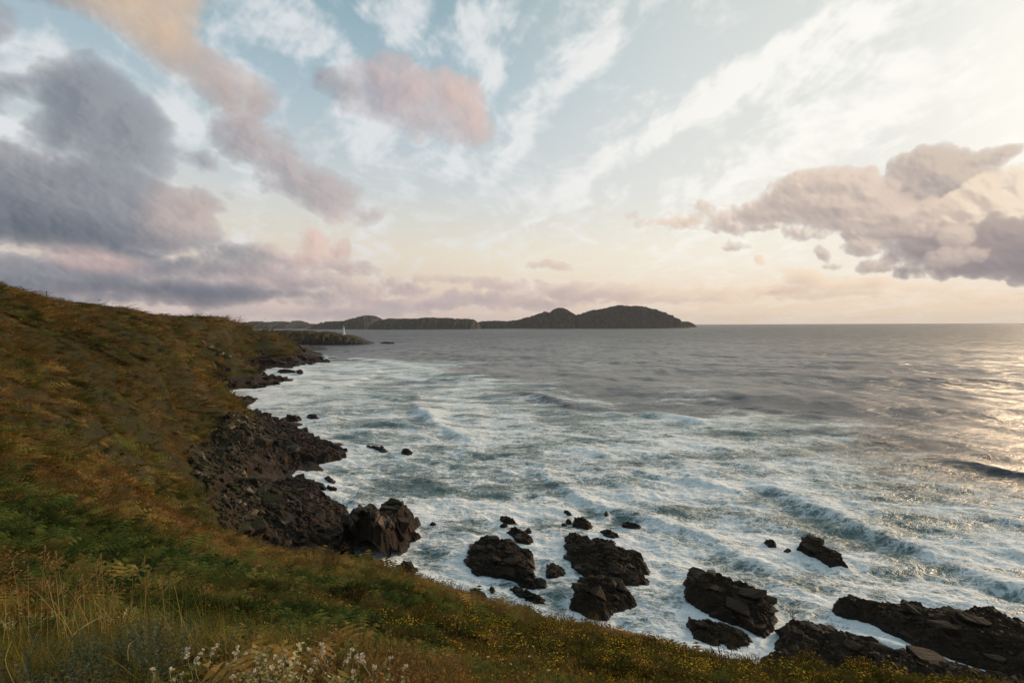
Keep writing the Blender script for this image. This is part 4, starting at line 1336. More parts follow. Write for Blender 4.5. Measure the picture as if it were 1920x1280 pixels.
# ------------------------------------------------------------------ islands and the lighthouse headland
def make_island_mat():
    m, q, b = new_mat('island_scrub_and_granite')
    geo = q.n('ShaderNodeNewGeometry')
    pos = geo.outputs['Position']
    nz = q.xyz(geo.outputs['Normal'])[2]
    z = q.xyz(pos)[2]
    a = q.noise(pos, 0.006, 6, 0.65)
    f = q.noise(pos, 0.03, 5, 0.7)
    scrub = q.ramp(q.add(q.mul(a, 0.6), q.mul(f, 0.4)), [(0.3, (0.010, 0.013, 0.009)), (0.5, (0.024, 0.027, 0.016)), (0.7, (0.05, 0.045, 0.028))])
    rock = q.ramp(f, [(0.3, (0.03, 0.026, 0.022)), (0.55, (0.11, 0.088, 0.07)), (0.75, (0.24, 0.19, 0.15))])
    c = q.mix(q.mul(q.step(q.add(nz, q.mul(q.sub(f, 0.5), 0.9)), 0.72, 0.45), 0.8), scrub, rock)
    c = q.mix(q.mul(q.step(q.add(z, q.mul(q.sub(f, 0.5), 30.0)), 14.0, 4.0), 0.7), c, (0.10, 0.085, 0.07))
    q.put(b.inputs['Base Color'], c)
    b.inputs['Roughness'].default_value = 0.9
    b.inputs['Specular IOR Level'].default_value = 0.1
    q.put(b.inputs['Normal'], bump(q, q.add(a, q.mul(f, 0.6)), 1.0, 60.0))
    return m


M_ISLAND = make_island_mat()


def ridge(name, prof, dist, depth, label, mat, nx=260, ny=56, rough=0.55, seed=1, pw=0.62, skew=0.0, sm=False):
    pts = np.array([at(px, py, dist) for px, py in prof])
    x0, x1 = pts[:, 0].min(), pts[:, 0].max()
    xs = np.linspace(x0 - 2, x1 + 2, nx)
    h = np.interp(xs, pts[:, 0], pts[:, 2], left=-2, right=-2)
    h[0] = h[-1] = -3
    h = h + fbm(xs / (dist * 0.006), xs * 0 + seed, 5, 0.6, seed) * np.maximum(h, 0) * 0.13
    ts = np.linspace(-1.12, 1.12, ny)
    H, T = np.meshgrid(h, ts)
    Xg = np.meshgrid(xs, ts)[0]
    # the ridge narrows where it is low
    wid = depth * (0.35 + 0.65 * np.clip(H / h.max(), 0, 1) ** 0.6)
    Tn = T + skew * (1 - T * T)
    sc = dist * 0.012
    Yq = dist + wid * T
    spur = fbm(Xg / sc + 0.35 * Yq / sc, Yq / sc * 0.7, 5, 0.55, seed + 9, mode='ridge')
    shp = np.clip(1 - Tn ** 2, 0, 1) ** pw
    edge = 4 * shp * (1 - shp)
    Z = H * shp * (1 + spur * rough * edge * 1.3) + fbm(Xg / sc * 3, Yq / sc * 3, 4, 0.6, seed + 19) * H * 0.08 * edge
    Z = np.where(np.abs(T) > 1.02, -3, Z)
    Yg = dist + wid * T + fbm(Xg / sc * 1.3, T * 0.8, 4, 0.55, seed + 5) * depth * 0.10
    Z = np.minimum(Z, H * 1.01)
    V = np.stack([Xg, Yg, np.maximum(Z, -3)], -1).reshape(-1, 3)
    o = obj(name, mesh_np(name, V, grid_faces(ny, nx), mat, smooth=sm))
    props(o, label=label, kind='structure')
    return o


ridge('island', [(447, 611), (460, 606), (475, 603), (484, 602.3), (498, 605), (504, 603.5), (513, 606), (520, 603), (527, 602), (533, 606), (545, 607), (553, 603), (560, 601.5), (566, 606), (573, 609), (578, 608), (584, 606.5), (592, 610), (600, 616)],
      6500, 420, 'farthest low island with a serrated blue grey skyline at left', M_ISLAND, seed=2)
ridge('island', [(588, 616), (597, 612), (605, 607), (615, 603.5), (630, 602), (648, 602), (660, 599), (675, 595), (690, 591.5), (702, 592), (708, 597), (711, 603), (718, 610), (724, 617)],
      5300, 420, 'island with a steep knob at its right end, behind the lighthouse', M_ISLAND, seed=12)
ridge('island', [(700, 615), (708, 604), (715, 600), (730, 597.5), (760, 597), (780, 597.5), (805, 595), (822, 596), (840, 595.5), (850, 597.5), (880, 597.5), (890, 600), (897, 605), (903, 616)],
      4800, 380, 'long low dark wooded island in the middle of the chain', M_ISLAND, seed=22, rough=0.3)
ridge('island', [(890, 615), (897, 604), (905, 602), (930, 601), (950, 602), (975, 599), (985, 595), (995, 593.5), (1010, 588), (1022, 584), (1030, 587), (1040, 579), (1048, 576.5), (1060, 580), (1070, 586), (1078, 592), (1090, 600), (1105, 614)],
      5050, 420, 'island rising to twin rocky peaks left of the highest island', M_ISLAND, seed=32)
ridge('island', [(1068, 614), (1074, 600), (1080, 592), (1090, 588), (1110, 582), (1125, 580), (1140, 577), (1150, 575), (1160, 573.5), (1175, 575), (1185, 574), (1200, 575), (1215, 578), (1235, 585), (1250, 591), (1262, 597), (1272, 604), (1280, 612)],
      4950, 430, 'highest rounded rocky island at the right end of the chain', M_ISLAND, nx=360, ny=80, seed=42, rough=0.6)
ridge('islet', [(1274, 612), (1277, 607), (1281, 602.3), (1290, 603), (1298, 606), (1304, 612)],
      5500, 110, 'small humped islet off the right tip of the highest island', M_ISLAND, nx=60, ny=24, seed=52)
ridge('headland', [(420, 640), (440, 626), (470, 624), (490, 623), (500, 622), (515, 621), (525, 619), (540, 618.8), (550, 619), (560, 620.3), (575, 619), (585, 620), (595, 623), (602, 622), (615, 621), (630, 624), (640, 626.3), (650, 626.8), (660, 629), (675, 634), (685, 638), (695, 642), (705, 648)],
      1100, 62, 'low grassy headland with black cliffs carrying the lighthouse', M_HEADLAND, nx=420, ny=80, seed=62, rough=0.5, pw=0.45)


def simple_mat(name, col, rough=0.7, spec=0.3, noise_amt=0.15, scale=3.0, metal=0.0):
    m, q, b = new_mat(name)
    geo = q.n('ShaderNodeNewGeometry')
    n = q.noise(geo.outputs['Position'], scale, 5, 0.6)
    c2 = tuple(v * (1 - noise_amt * 2.2) for v in col)
    q.put(b.inputs['Base Color'], q.mix(q.step(n, 0.35, 0.7), c2, col))
    b.inputs['Roughness'].default_value = rough
    b.inputs['Specular IOR Level'].default_value = spec
    b.inputs['Metallic'].default_value = metal
    return m


def lathe(name, prof, mat, parent, n=28, smooth=True, loc=(0, 0, 0)):
    V = []; F = []
    for (r_, z_) in prof:
        for k in range(n):
            t = 2 * math.pi * k / n
            V.append((r_ * math.cos(t), r_ * math.sin(t), z_))
    for i in range(len(prof) - 1):
        for k in range(n):
            a = i * n + k; b_ = i * n + (k + 1) % n
            F.append((a, b_, b_ + n, a + n))
    me = bpy.data.meshes.new(name)
    caps = [tuple(range(n))[::-1], tuple(range((len(prof) - 1) * n, len(prof) * n))]
    me.from_pydata(V, [], F + caps)
    me.polygons.foreach_set('use_smooth', [smooth and len(p.vertices) == 4 for p in me.polygons])
    me.materials.append(mat)
    return obj(name, me, parent, loc)


def box(name, sx, sy, sz, mat, parent, loc, bev=0.0, rotz=0.0):
    bm = bmesh.new()
    bmesh.ops.create_cube(bm, size=1.0)
    for v in bm.verts:
        v.co.x *= sx; v.co.y *= sy; v.co.z = (v.co.z + 0.5) * sz
    if bev:
        bmesh.ops.bevel(bm, geom=bm.edges[:], offset=bev, segments=1, affect='EDGES')
    me = bpy.data.meshes.new(name); bm.to_mesh(me); bm.free()
    me.materials.append(mat)
    o = obj(name, me, parent, loc)
    o.rotation_euler.z = rotz
    return o


def make_lighthouse():
    white = simple_mat('white_paint', (0.80, 0.79, 0.76), 0.6, noise_amt=0.06, scale=0.5)
    dark = simple_mat('dark_metal', (0.05, 0.05, 0.055), 0.5)
    glass = simple_mat('lantern_glass', (0.10, 0.12, 0.13), 0.1, 0.6, 0.02)
    c = at(644.5, 627.2, 1094)
    e = bpy.data.objects.new('lighthouse', None)
    link(e); e.location = c
    props(e, label='slender white lighthouse tower standing on the grassy headland', cat='lighthouse')
    lathe('plinth', [(4.4, -3.0), (4.4, 1.0), (4.0, 1.2)], white, e)
    t = lathe('tower', [(1.95, 1.2), (1.85, 4), (1.72, 9), (1.62, 14.0), (1.95, 14.6), (2.35, 14.9), (2.35, 15.2)], white, e)
    for z_ in (3.5, 7.5, 11.5):
        box('window', 0.6, 0.25, 1.1, dark, t, (0.0, -1.80 + 0.03 * z_ / 3.5, z_))
    box('door', 1.0, 0.3, 2.1, dark, e, (-1.0, -1.82, 1.2))
    g = lathe('gallery_rail', [(2.28, 16.15), (2.34, 16.15), (2.34, 16.25), (2.28, 16.25)], dark, e)
    for k in range(12):
        a = 2 * math.pi * k / 12
        box('baluster', 0.06, 0.06, 0.95, dark, g, (2.3 * math.cos(a), 2.3 * math.sin(a), 15.2))
    lathe('lantern', [(1.15, 15.2), (1.15, 17.2)], glass, e, 12)
    lathe('dome', [(1.35, 17.2), (1.30, 17.5), (0.9, 18.1), (0.35, 18.5), (0.08, 18.6), (0.05, 19.6)], white, e)


def make_pole():
    wood = simple_mat('weathered_wood', (0.07, 0.055, 0.045), 0.8)
    c = at(88, 569, 225)
    e = bpy.data.objects.new('utility_pole', None)
    link(e); e.location = c
    props(e, label='thin dark utility pole on the skyline of the left hill', cat='pole')
    lathe('pole', [(0.17, -2.5), (0.15, 3), (0.12, 5.4)], wood, e, 10)
    box('crossarm', 1.5, 0.12, 0.14, wood, e, (0, 0, 4.8))
    for x_ in (-0.6, 0.0, 0.6):
        box('insulator', 0.10, 0.10, 0.22, wood, e, (x_, 0, 4.94 if x_ else 5.4))


make_lighthouse()
make_pole()


# ------------------------------------------------------------------ ground cover
def leaf_mat(name, stops, trans=0.25, rough=0.7, attr_mix=None):
    """stops: colours picked per clump; tint attribute pushes towards the second ramp"""
    m = bpy.data.materials.new(name)
    m.use_nodes = True
    t = m.node_tree
    t.nodes.clear()
    q = NT(t)
    o = q.n('ShaderNodeOutputMaterial')
    oi = q.n('ShaderNodeObjectInfo')
    geo = q.n('ShaderNodeNewGeometry')
    at_ = q.n('ShaderNodeAttribute', attribute_name='tint')
    at_.attribute_type = 'INSTANCER'
    n = q.noise(geo.outputs['Position'], 0.9, 3, 0.6)
    n2 = q.noise(geo.outputs['Position'], 14.0, 2, 0.5)
    f = q.m('ADD', q.add(q.mul(oi.outputs['Random'], 0.50), q.mul(q.sub(n, 0.5), 0.55)), q.add(q.mul(at_.outputs['Fac'], 0.58), q.mul(q.sub(n2, 0.5), 0.30)), clamp=True)
    c = q.ramp(f, stops)
    gap_tone = q.noise(geo.outputs['Position'], 0.42, 4, 0.65)  # patchy brightness: shaded gaps between clumps put into the leaf colour
    c = q.v('SCALE', c, s=q.step(gap_tone, 0.36, 0.60, 0.62, 1.35))
    d = q.n('ShaderNodeBsdfDiffuse'); q.put(d.inputs[0], c)
    tr = q.n('ShaderNodeBsdfTranslucent'); q.put(tr.inputs[0], q.mix(0.5, c, q.v('MULTIPLY', c, (1.3, 1.15, 0.6))))
    mx = q.n('ShaderNodeMixShader'); mx.inputs[0].default_value = trans
    t.links.new(d.outputs[0], mx.inputs[1]); t.links.new(tr.outputs[0], mx.inputs[2])
    t.links.new(mx.outputs[0], o.inputs[0])
    return m


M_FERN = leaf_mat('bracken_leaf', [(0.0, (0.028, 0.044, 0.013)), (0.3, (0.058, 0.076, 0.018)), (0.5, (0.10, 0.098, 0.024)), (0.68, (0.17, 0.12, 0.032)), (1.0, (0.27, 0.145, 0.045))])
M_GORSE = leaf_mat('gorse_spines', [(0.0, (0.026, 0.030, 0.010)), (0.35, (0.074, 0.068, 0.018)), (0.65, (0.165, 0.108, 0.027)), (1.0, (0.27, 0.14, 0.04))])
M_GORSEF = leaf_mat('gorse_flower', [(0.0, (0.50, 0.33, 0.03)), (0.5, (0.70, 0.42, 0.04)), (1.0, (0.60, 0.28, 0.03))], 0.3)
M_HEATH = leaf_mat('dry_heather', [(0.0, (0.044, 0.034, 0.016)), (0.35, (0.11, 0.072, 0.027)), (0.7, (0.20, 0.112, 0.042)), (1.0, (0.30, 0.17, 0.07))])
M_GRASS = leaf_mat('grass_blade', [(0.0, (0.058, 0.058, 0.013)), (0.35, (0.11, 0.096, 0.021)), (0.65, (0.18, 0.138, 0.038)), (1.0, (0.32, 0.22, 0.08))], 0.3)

PROTO = bpy.data.collections.new('plant_kinds')      # not linked: only instanced


def proto(name, V, F, mats, mi=None):
    me = bpy.data.meshes.new(name)
    me.from_pydata([tuple(v) for v in V], [], F)
    for m_ in mats: me.materials.append(m_)
    if mi is not None:
        me.polygons.foreach_set('material_index', mi)
    me.update()
    o = bpy.data.objects.new(name, me)
    PROTO.objects.link(o)
    return o


def tri(V, F, a, b, c):
    k = len(V); V += [a, b, c]; F.append((k, k + 1, k + 2))


def make_fern(seed):
    r = random.Random(seed); V = []; F = []
    for f in range(9):
        az = f * 0.7 + r.uniform(-0.3, 0.3); L = r.uniform(0.45, 0.72); up = r.uniform(0.5, 1.15)
        dx, dy = math.cos(az), math.sin(az)
        def pt(t):
            return np.array([dx * L * t * (0.35 + 0.5 * t), dy * L * t * (0.35 + 0.5 * t), L * (up * t - 0.62 * up * t * t)])
        n = 9
        for i in range(1, n):
            t = i / n; p = pt(t); w = 0.20 * L * math.sin(math.pi * min(1, t * 0.85 + 0.12)) * 1.6
            for s in (-1, 1):
                tip = p + np.array([-dy * s * w + dx * 0.04, dx * s * w + dy * 0.04, r.uniform(-0.05, 0.02)])
                q_ = pt(min(1, t + 0.085))
                tri(V, F, tuple(p), tuple(q_), tuple(tip))
        p0, p1 = pt(0), pt(1)
        tri(V, F, tuple(p0 + np.array([-dy * .006, dx * .006, 0])), tuple(p0 + np.array([dy * .006, -dx * .006, 0])), tuple(pt(0.6)))
    return proto('bracken_clump', V, F, [M_FERN])


def make_gorse(seed, flowers):
    r = random.Random(seed); V = []; F = []; mi = []
    for k in range(230):
        u = r.uniform(-1, 1); az = r.uniform(0, 6.283); el = math.asin(r.uniform(0.0, 1.0))
        lum = 0.34 + 0.08 * math.sin(az * 3 + seed) + 0.06 * math.sin(el * 7 + seed)
        c = np.array([math.cos(az) * math.cos(el), math.sin(az) * math.cos(el), math.sin(el) * 0.85])
        b0 = c * lum * r.uniform(0.55, 0.98)
        d = c + np.array([r.gauss(0, .45), r.gauss(0, .45), r.uniform(0, .7)]); d /= np.linalg.norm(d)
        L = r.uniform(0.06, 0.13)
        s = np.cross(d, [r.gauss(0, 1), r.gauss(0, 1), r.gauss(0, 1)]); s /= np.linalg.norm(s) + 1e-6
        tri(V, F, tuple(b0 - s * 0.016), tuple(b0 + s * 0.016), tuple(b0 + d * L)); mi.append(0)
        if r.random() < flowers:
            p = b0 + d * L * 0.7; h = r.uniform(0.014, 0.026)
            s2 = np.cross(d, s)
            k0 = len(V); V += [tuple(p - s * h), tuple(p - s2 * h), tuple(p + s * h), tuple(p + s2 * h)]; F.append((k0, k0 + 1, k0 + 2, k0 + 3)); mi.append(1)
    return proto('gorse_clump', V, F, [M_GORSE, M_GORSEF], mi)


def make_heath(seed):
    r = random.Random(seed); V = []; F = []
    for k in range(120):
        x, y = r.gauss(0, .16), r.gauss(0, .16)
        h = r.uniform(0.16, 0.38) * max(0.3, 1 - (x * x + y * y) * 5)
        lx, ly = r.gauss(x * .5, .06), r.gauss(y * .5, .06)
        w = r.uniform(0.006, 0.013); a = r.uniform(0, 6.28)
        top = (x + lx, y + ly, h)
        tri(V, F, (x - w * math.cos(a), y - w * math.sin(a), 0), (x + w * math.cos(a), y + w * math.sin(a), 0), top)
        for j in range(3):
            t = r.uniform(0.4, 1.0); p = (x + lx * t, y + ly * t, h * t); b = r.uniform(0, 6.28); e = r.uniform(0.02, 0.045)
            tri(V, F, p, (p[0] + e * math.cos(b), p[1] + e * math.sin(b), p[2] + e * .8), (p[0] + e * math.cos(b + .7), p[1] + e * math.sin(b + .7), p[2] + e * .5))
    return proto('heather_clump', V, F, [M_HEATH])


def make_grass(seed, n=46, H=0.42, spread=0.10, w=0.005):
    r = random.Random(seed); V = []; F = []
    for k in range(n):
        x, y = r.gauss(0, spread), r.gauss(0, spread); h = H * r.uniform(0.5, 1.15)
        a = r.uniform(0, 6.28); ln = r.uniform(0.1, 0.75) * h; ww = w * r.uniform(.6, 1.3); b = a + 1.57
        P_ = []
        for t in (0, .4, .75, 1.0):
            P_.append((x + ln * t * t * math.cos(a), y + ln * t * t * math.sin(a), h * (t - 0.22 * t * t * (ln / h))))
        k0 = len(V)
        for t, p in zip((1, .85, .5), P_[:3]):
            V += [(p[0] + ww * t * math.cos(b), p[1] + ww * t * math.sin(b), p[2]), (p[0] - ww * t * math.cos(b), p[1] - ww * t * math.sin(b), p[2])]
        V.append(P_[3])
        F += [(k0, k0 + 1, k0 + 3, k0 + 2), (k0 + 2, k0 + 3, k0 + 5, k0 + 4), (k0 + 4, k0 + 5, k0 + 6)]
    return proto('grass_tuft', V, F, [M_GRASS])


KINDS_ = {
    'bracken': [make_fern(1), make_fern(2), make_fern(3)],
    'gorse': [make_gorse(4, 0.02), make_gorse(5, 0.10), make_gorse(6, 0.0)],
    'flowering_gorse': [make_gorse(14, 0.85), make_gorse(15, 0.5)],
    'heather': [make_heath(7), make_heath(8)],
    'short_grass': [make_grass(9, 46, 0.30, 0.12), make_grass(10, 40, 0.36, 0.12)],
    'long_grass': [make_grass(11, 34, 0.55, 0.08, 0.0035), make_grass(12, 30, 0.70, 0.09, 0.004)],
}


def scatter(name, objs, pts, rot, scl, tint, label):
    """one ground-cover object: points carrying instances of the given clumps"""
    n = len(pts)
    if n == 0:
        return
    me = bpy.data.meshes.new(name)
    me.vertices.add(n)
    me.vertices.foreach_set('co', np.asarray(pts, np.float32).ravel())
    a = me.attributes.new('rot', 'FLOAT_VECTOR', 'POINT'); a.data.foreach_set('vector', np.asarray(rot, np.float32).ravel())
    a = me.attributes.new('scl', 'FLOAT_VECTOR', 'POINT'); a.data.foreach_set('vector', np.asarray(scl, np.float32).ravel())
    a = me.attributes.new('tint', 'FLOAT', 'POINT'); a.data.foreach_set('value', np.asarray(tint, np.float32).ravel())
    a = me.attributes.new('pick', 'INT', 'POINT'); a.data.foreach_set('value', RNG.integers(0, len(objs), n).astype(np.int32))
    o = obj(name, me)
    props(o, label=label, kind='stuff')
    g = bpy.data.node_groups.new(name + '_scatter', 'GeometryNodeTree')
    g.interface.new_socket('Geometry', in_out='INPUT', socket_type='NodeSocketGeometry')
    g.interface.new_socket('Geometry', in_out='OUTPUT', socket_type='NodeSocketGeometry')
    gi = g.nodes.new('NodeGroupInput'); go = g.nodes.new('NodeGroupOutput')
    L = g.links.new
    j = g.nodes.new('GeometryNodeGeometryToInstance')
    for ob in objs[::-1]:
        oi = g.nodes.new('GeometryNodeObjectInfo')
        oi.inputs['Object'].default_value = ob
        oi.inputs['As Instance'].default_value = True
        L(oi.outputs['Geometry'], j.inputs[0])
    # the picks live in one list of instances
    jj = g.nodes.new('GeometryNodeJoinGeometry')
    for l in list(j.inputs[0].links):
        L(l.from_socket, jj.inputs[0])
    g.nodes.remove(j)
    ip = g.nodes.new('GeometryNodeInstanceOnPoints')
    def na(nm, typ):
        nd = g.nodes.new('GeometryNodeInputNamedAttribute'); nd.data_type = typ; nd.inputs[0].default_value = nm
        return [s for s in nd.outputs if s.enabled and s.name == 'Attribute'][0]
    L(gi.outputs[0], ip.inputs['Points'])
    L(jj.outputs[0], ip.inputs['Instance'])
    ip.inputs['Pick Instance'].default_value = True
    L(na('pick', 'INT'), ip.inputs['Instance Index'])
    er = g.nodes.new('FunctionNodeEulerToRotation')
    L(na('rot', 'FLOAT_VECTOR'), er.inputs[0])
    L(er.outputs[0], ip.inputs['Rotation'])
    L(na('scl', 'FLOAT_VECTOR'), ip.inputs['Scale'])
    L(ip.outputs[0], go.inputs[0])
    md = o.modifiers.new('scatter', 'NODES')
    md.node_group = g
    return o


def gb(X, Y, px, py, dist, r):
    c = at(px, py, dist)
    return np.exp(-((X - c[0]) ** 2 + (Y - c[1]) ** 2) / (r * r))


def make_cover():
    # sample positions: spacing grows slowly with distance
    th0, th1 = R(-64), R(62)
    P_ = []
    r = 1.0
    while r < 760:
        s = 0.105 + 0.0085 * r
        if r > 420: s *= 1.2
        n = int((th1 - th0) * r / s)
        th = th0 + (th1 - th0) * (np.arange(n) + RNG.random(n)) / n
        rr = r + (RNG.random(n) - 0.5) * s * 1.6
        P_.append(np.stack([rr * np.sin(th), rr * np.cos(th), np.full(n, s)], 1))
        r += s
    P_ = np.concatenate(P_)
    X, Y, S_ = P_.T
    zb = base_h(X, Y)
    m = (zb > 5.0) & ((X > -1.25 * Y) | (np.hypot(X, Y) > 90))
    X, Y, S_, zb = X[m], Y[m], S_[m], zb[m]
    Z = land_h(X, Y, zb)
    # the same rule as the ground material: bare rock low on the shore
    mid = fbm(X * 0.16, Y * 0.16, 3, 0.6, 801)
    r = np.hypot(X, Y)
    bare = (Z + mid * 6.0 < 8.2) & (r > 30)
    for W in SHORE_BARE:
        bare |= (inside_sd(W, X, Y) > (-0.6 + mid * 2.0)) & (Z < 13.0 + mid * 5.0)
    e = 0.6 + S_
    gx = (base_h(X + e, Y) - zb) / e; gy = (base_h(X, Y + e) - zb) / e
    m = ~bare
    X, Y, S_, Z, r, mid, gx, gy = [a[m] for a in (X, Y, S_, Z, r, mid, gx, gy)]
    # what grows where
    n1 = fbm(X / 7, Y / 7, 4, 0.55, 810); n2 = fbm(X / 3, Y / 3, 3, 0.55, 820); n3 = fbm(X / 26, Y / 26, 3, 0.5, 830)
    rnd = RNG.random(len(X))
    green = gb(X, Y, 60, 970, 19, 6) * 0.7 + gb(X, Y, 250, 1040, 16, 4) + gb(X, Y, 620, 1105, 20, 5) * 0.7 + gb(X, Y, 330, 900, 70, 16) * 0.3 + gb(X, Y, 500, 1190, 9, 3) * 0.4
    gold = gb(X, Y, 1060, 1180, 20, 7) + gb(X, Y, 1000, 1240, 10, 5) * 0.8 + gb(X, Y, 1400, 1250, 16, 6) + gb(X, Y, 1250, 1230, 15, 6) + gb(X, Y, 1600, 1280, 13, 6)
    grassy = gb(X, Y, 350, 940, 62, 13) * 1.2 + gb(X, Y, 320, 820, 90, 16) * 0.7 + gb(X, Y, 40, 1200, 3.6, 1.3) * 1.2
    far = sstep(r, 45, 110)
    w = {
        'bracken': np.clip(0.30 + green * 1.3 + n1 * 1.0 - grassy * 0.6 - gold * 0.35 - far * 0.1, 0.02, 9),
        'gorse': np.clip(0.34 + n2 * 0.9 - green * 0.5 - grassy * 0.8 + far * 0.15 + gold * 0.4, 0.02, 9),
        'flowering_gorse': np.clip(gold * 0.9 + n2 * 0.9 - 0.12 - green - grassy, 0.0, 9) * sstep(-r, -70, -40),
        'heather': np.clip(0.30 - n1 * 0.9 - green * 0.45 - grassy * 0.5 + far * 0.1, 0.02, 9),
        'short_grass': np.clip(0.10 + grassy * 0.9 + n3 * 0.2 + far * 0.03, 0.02, 9),
        'long_grass': np.clip(gb(X, Y, 40, 1200, 3.6, 1.3) * 2.4 + gb(X, Y, 250, 1230, 3.2, 0.9) * 1.2 + 0.02, 0, 9) * (r < 26),
    }
    names = list(w)
    ww = np.stack([w[k] for k in names]); ww /= ww.sum(0)
    pick = (rnd[None] > np.cumsum(ww, 0)).sum(0)
    lab = {'bracken': 'green bracken fronds covering the hillside', 'gorse': 'low olive and brown gorse covering the hillside',
           'flowering_gorse': 'gorse in yellow orange flower along the near brow', 'heather': 'rusty dry heather patches over the hillside',
           'short_grass': 'short yellowish grass on the slope', 'long_grass': 'long grass blades in the near left corner'}
    for k, nm in enumerate(names):
        mk = pick == k
        n = mk.sum()
        s = S_[mk]; rr = r[mk]
        size = np.maximum({'bracken': 0.42, 'gorse': 0.55, 'flowering_gorse': 0.55, 'heather': 0.60, 'short_grass': 0.5, 'long_grass': 0.75}[nm] * ((0.34 if nm == 'bracken' else 0.5) + (0.66 if nm == 'bracken' else 0.5) * sstep(rr, 3, 14)), 3.1 * s) * RNG.uniform(0.7, 1.35, n)
        size = size * np.where((RNG.random(n) < 0.12) & (rr > 9), 1.8, 1.0)
        hz = np.minimum(size, (0.45 if 'grass' in nm else 0.70) + 0.03 * size)
        scl = np.stack([size, size, hz * (0.62 if nm == 'flowering_gorse' else 1) * RNG.uniform(0.7, 1.2, n)], 1)
        rot = np.stack([np.clip(gy[mk], -.5, .5) * 0.6 + RNG.normal(0, .12, n), -np.clip(gx[mk], -.5, .5) * 0.6 + RNG.normal(0, .12, n), RNG.uniform(0, 6.28, n)], 1)
        tint = np.clip(0.64 + n3[mk] * 0.9 - green[mk] * 0.55 - gold[mk] * 0.12 + far[mk] * 0.12 + n1[mk] * -0.3 - grassy[mk] * (0.25 if nm == 'short_grass' else 0), 0, 1)
        zz = Z[mk] - 0.05 * size
        scatter(nm, KINDS_[nm], np.stack([X[mk], Y[mk], zz], 1), rot, scl, tint, lab[nm])


make_cover()


# ------------------------------------------------------------------ single plants close to the viewpoint
def plain_leaf_mat(name, a, b_, trans=0.2, scale=30.0):
    m = bpy.data.materials.new(name)
    m.use_nodes = True
    t = m.node_tree; t.nodes.clear(); q = NT(t)
    o = q.n('ShaderNodeOutputMaterial')
    geo = q.n('ShaderNodeNewGeometry'); oi = q.n('ShaderNodeObjectInfo')
    n = q.noise(geo.outputs['Position'], scale, 3, 0.6)
    c = q.mix(q.m('ADD', q.mul(n, 0.6), q.mul(oi.outputs['Random'], 0.5), clamp=True), a, b_)
    d = q.n('ShaderNodeBsdfDiffuse'); q.put(d.inputs[0], c)
    tr = q.n('ShaderNodeBsdfTranslucent'); q.put(tr.inputs[0], c)
    mx = q.n('ShaderNodeMixShader'); mx.inputs[0].default_value = trans
    t.links.new(d.outputs[0], mx.inputs[1]); t.links.new(tr.outputs[0], mx.inputs[2]); t.links.new(mx.outputs[0], o.inputs[0])
    return m


M_SILVER = plain_leaf_mat('silver_leaf', (0.20, 0.185, 0.075), (0.56, 0.50, 0.26))
M_SILVSTEM = plain_leaf_mat('silver_stem', (0.26, 0.19, 0.13), (0.46, 0.37, 0.28), 0.0)
M_LILAC = plain_leaf_mat('pale_bloom', (0.58, 0.48, 0.36), (0.74, 0.66, 0.52))
M_STRAW = plain_leaf_mat('straw', (0.30, 0.18, 0.07), (0.52, 0.36, 0.17))
M_BLADE = plain_leaf_mat('bent_blade', (0.12, 0.12, 0.04), (0.34, 0.27, 0.10))
M_CREAM = plain_leaf_mat('cream_petal', (0.70, 0.45, 0.24), (0.85, 0.66, 0.45), 0.3)
M_DARKSTEM = plain_leaf_mat('dark_stem', (0.04, 0.03, 0.02), (0.09, 0.06, 0.04), 0.0)
M_SAGE = plain_leaf_mat('sage_leaf', (0.035, 0.045, 0.022), (0.13, 0.135, 0.075))


def ground_z(x, y):
    return float(land_h(np.array([x]), np.array([y]))[0])


def tube_mesh(name, pts, rad, mat, n=5):
    """tapering stem through the points"""
    pts = [Vector(p) for p in pts]; V = []; F = []
    for i, p in enumerate(pts):
        t = (pts[min(i + 1, len(pts) - 1)] - pts[max(i - 1, 0)]).normalized()
        a = t.orthogonal().normalized(); b = t.cross(a)
        r_ = rad * (1 - 0.6 * i / (len(pts) - 1))
        for k in range(n):
            ang = 2 * math.pi * k / n
            V.append(p + (a * math.cos(ang) + b * math.sin(ang)) * r_)
    for i in range(len(pts) - 1):
        for k in range(n):
            F.append((i * n + k, i * n + (k + 1) % n, (i + 1) * n + (k + 1) % n, (i + 1) * n + k))
    me = bpy.data.meshes.new(name); me.from_pydata(V, [], F); me.materials.append(mat)
    me.polygons.foreach_set('use_smooth', [True] * len(F))
    return me


def leaf_mesh(name, L, w, mat, cup=0.25):
    V = []; F = []
    st = [(0, .12), (.2, .75), (.45, 1.0), (.7, .85), (.9, .45), (1, .05)]
    for t, f in st:
        z = cup * L * (t * t * 0.5)
        V += [(-w * f, L * t, z + w * f * .5), (0, L * t, z), (w * f, L * t, z + w * f * .5)]
    for i in range(len(st) - 1):
        a = i * 3
        F += [(a, a + 1, a + 4, a + 3), (a + 1, a + 2, a + 5, a + 4)]
    me = bpy.data.meshes.new(name); me.from_pydata(V, [], F); me.materials.append(mat)
    me.polygons.foreach_set('use_smooth', [True] * len(F))
    return me


LEAVES = [leaf_mesh('leaf', 0.026, 0.0075, M_SILVER), leaf_mesh('leaf', 0.021, 0.0085, M_SILVER, 0.5), leaf_mesh('leaf', 0.030, 0.0065, M_SILVER, -0.3)]


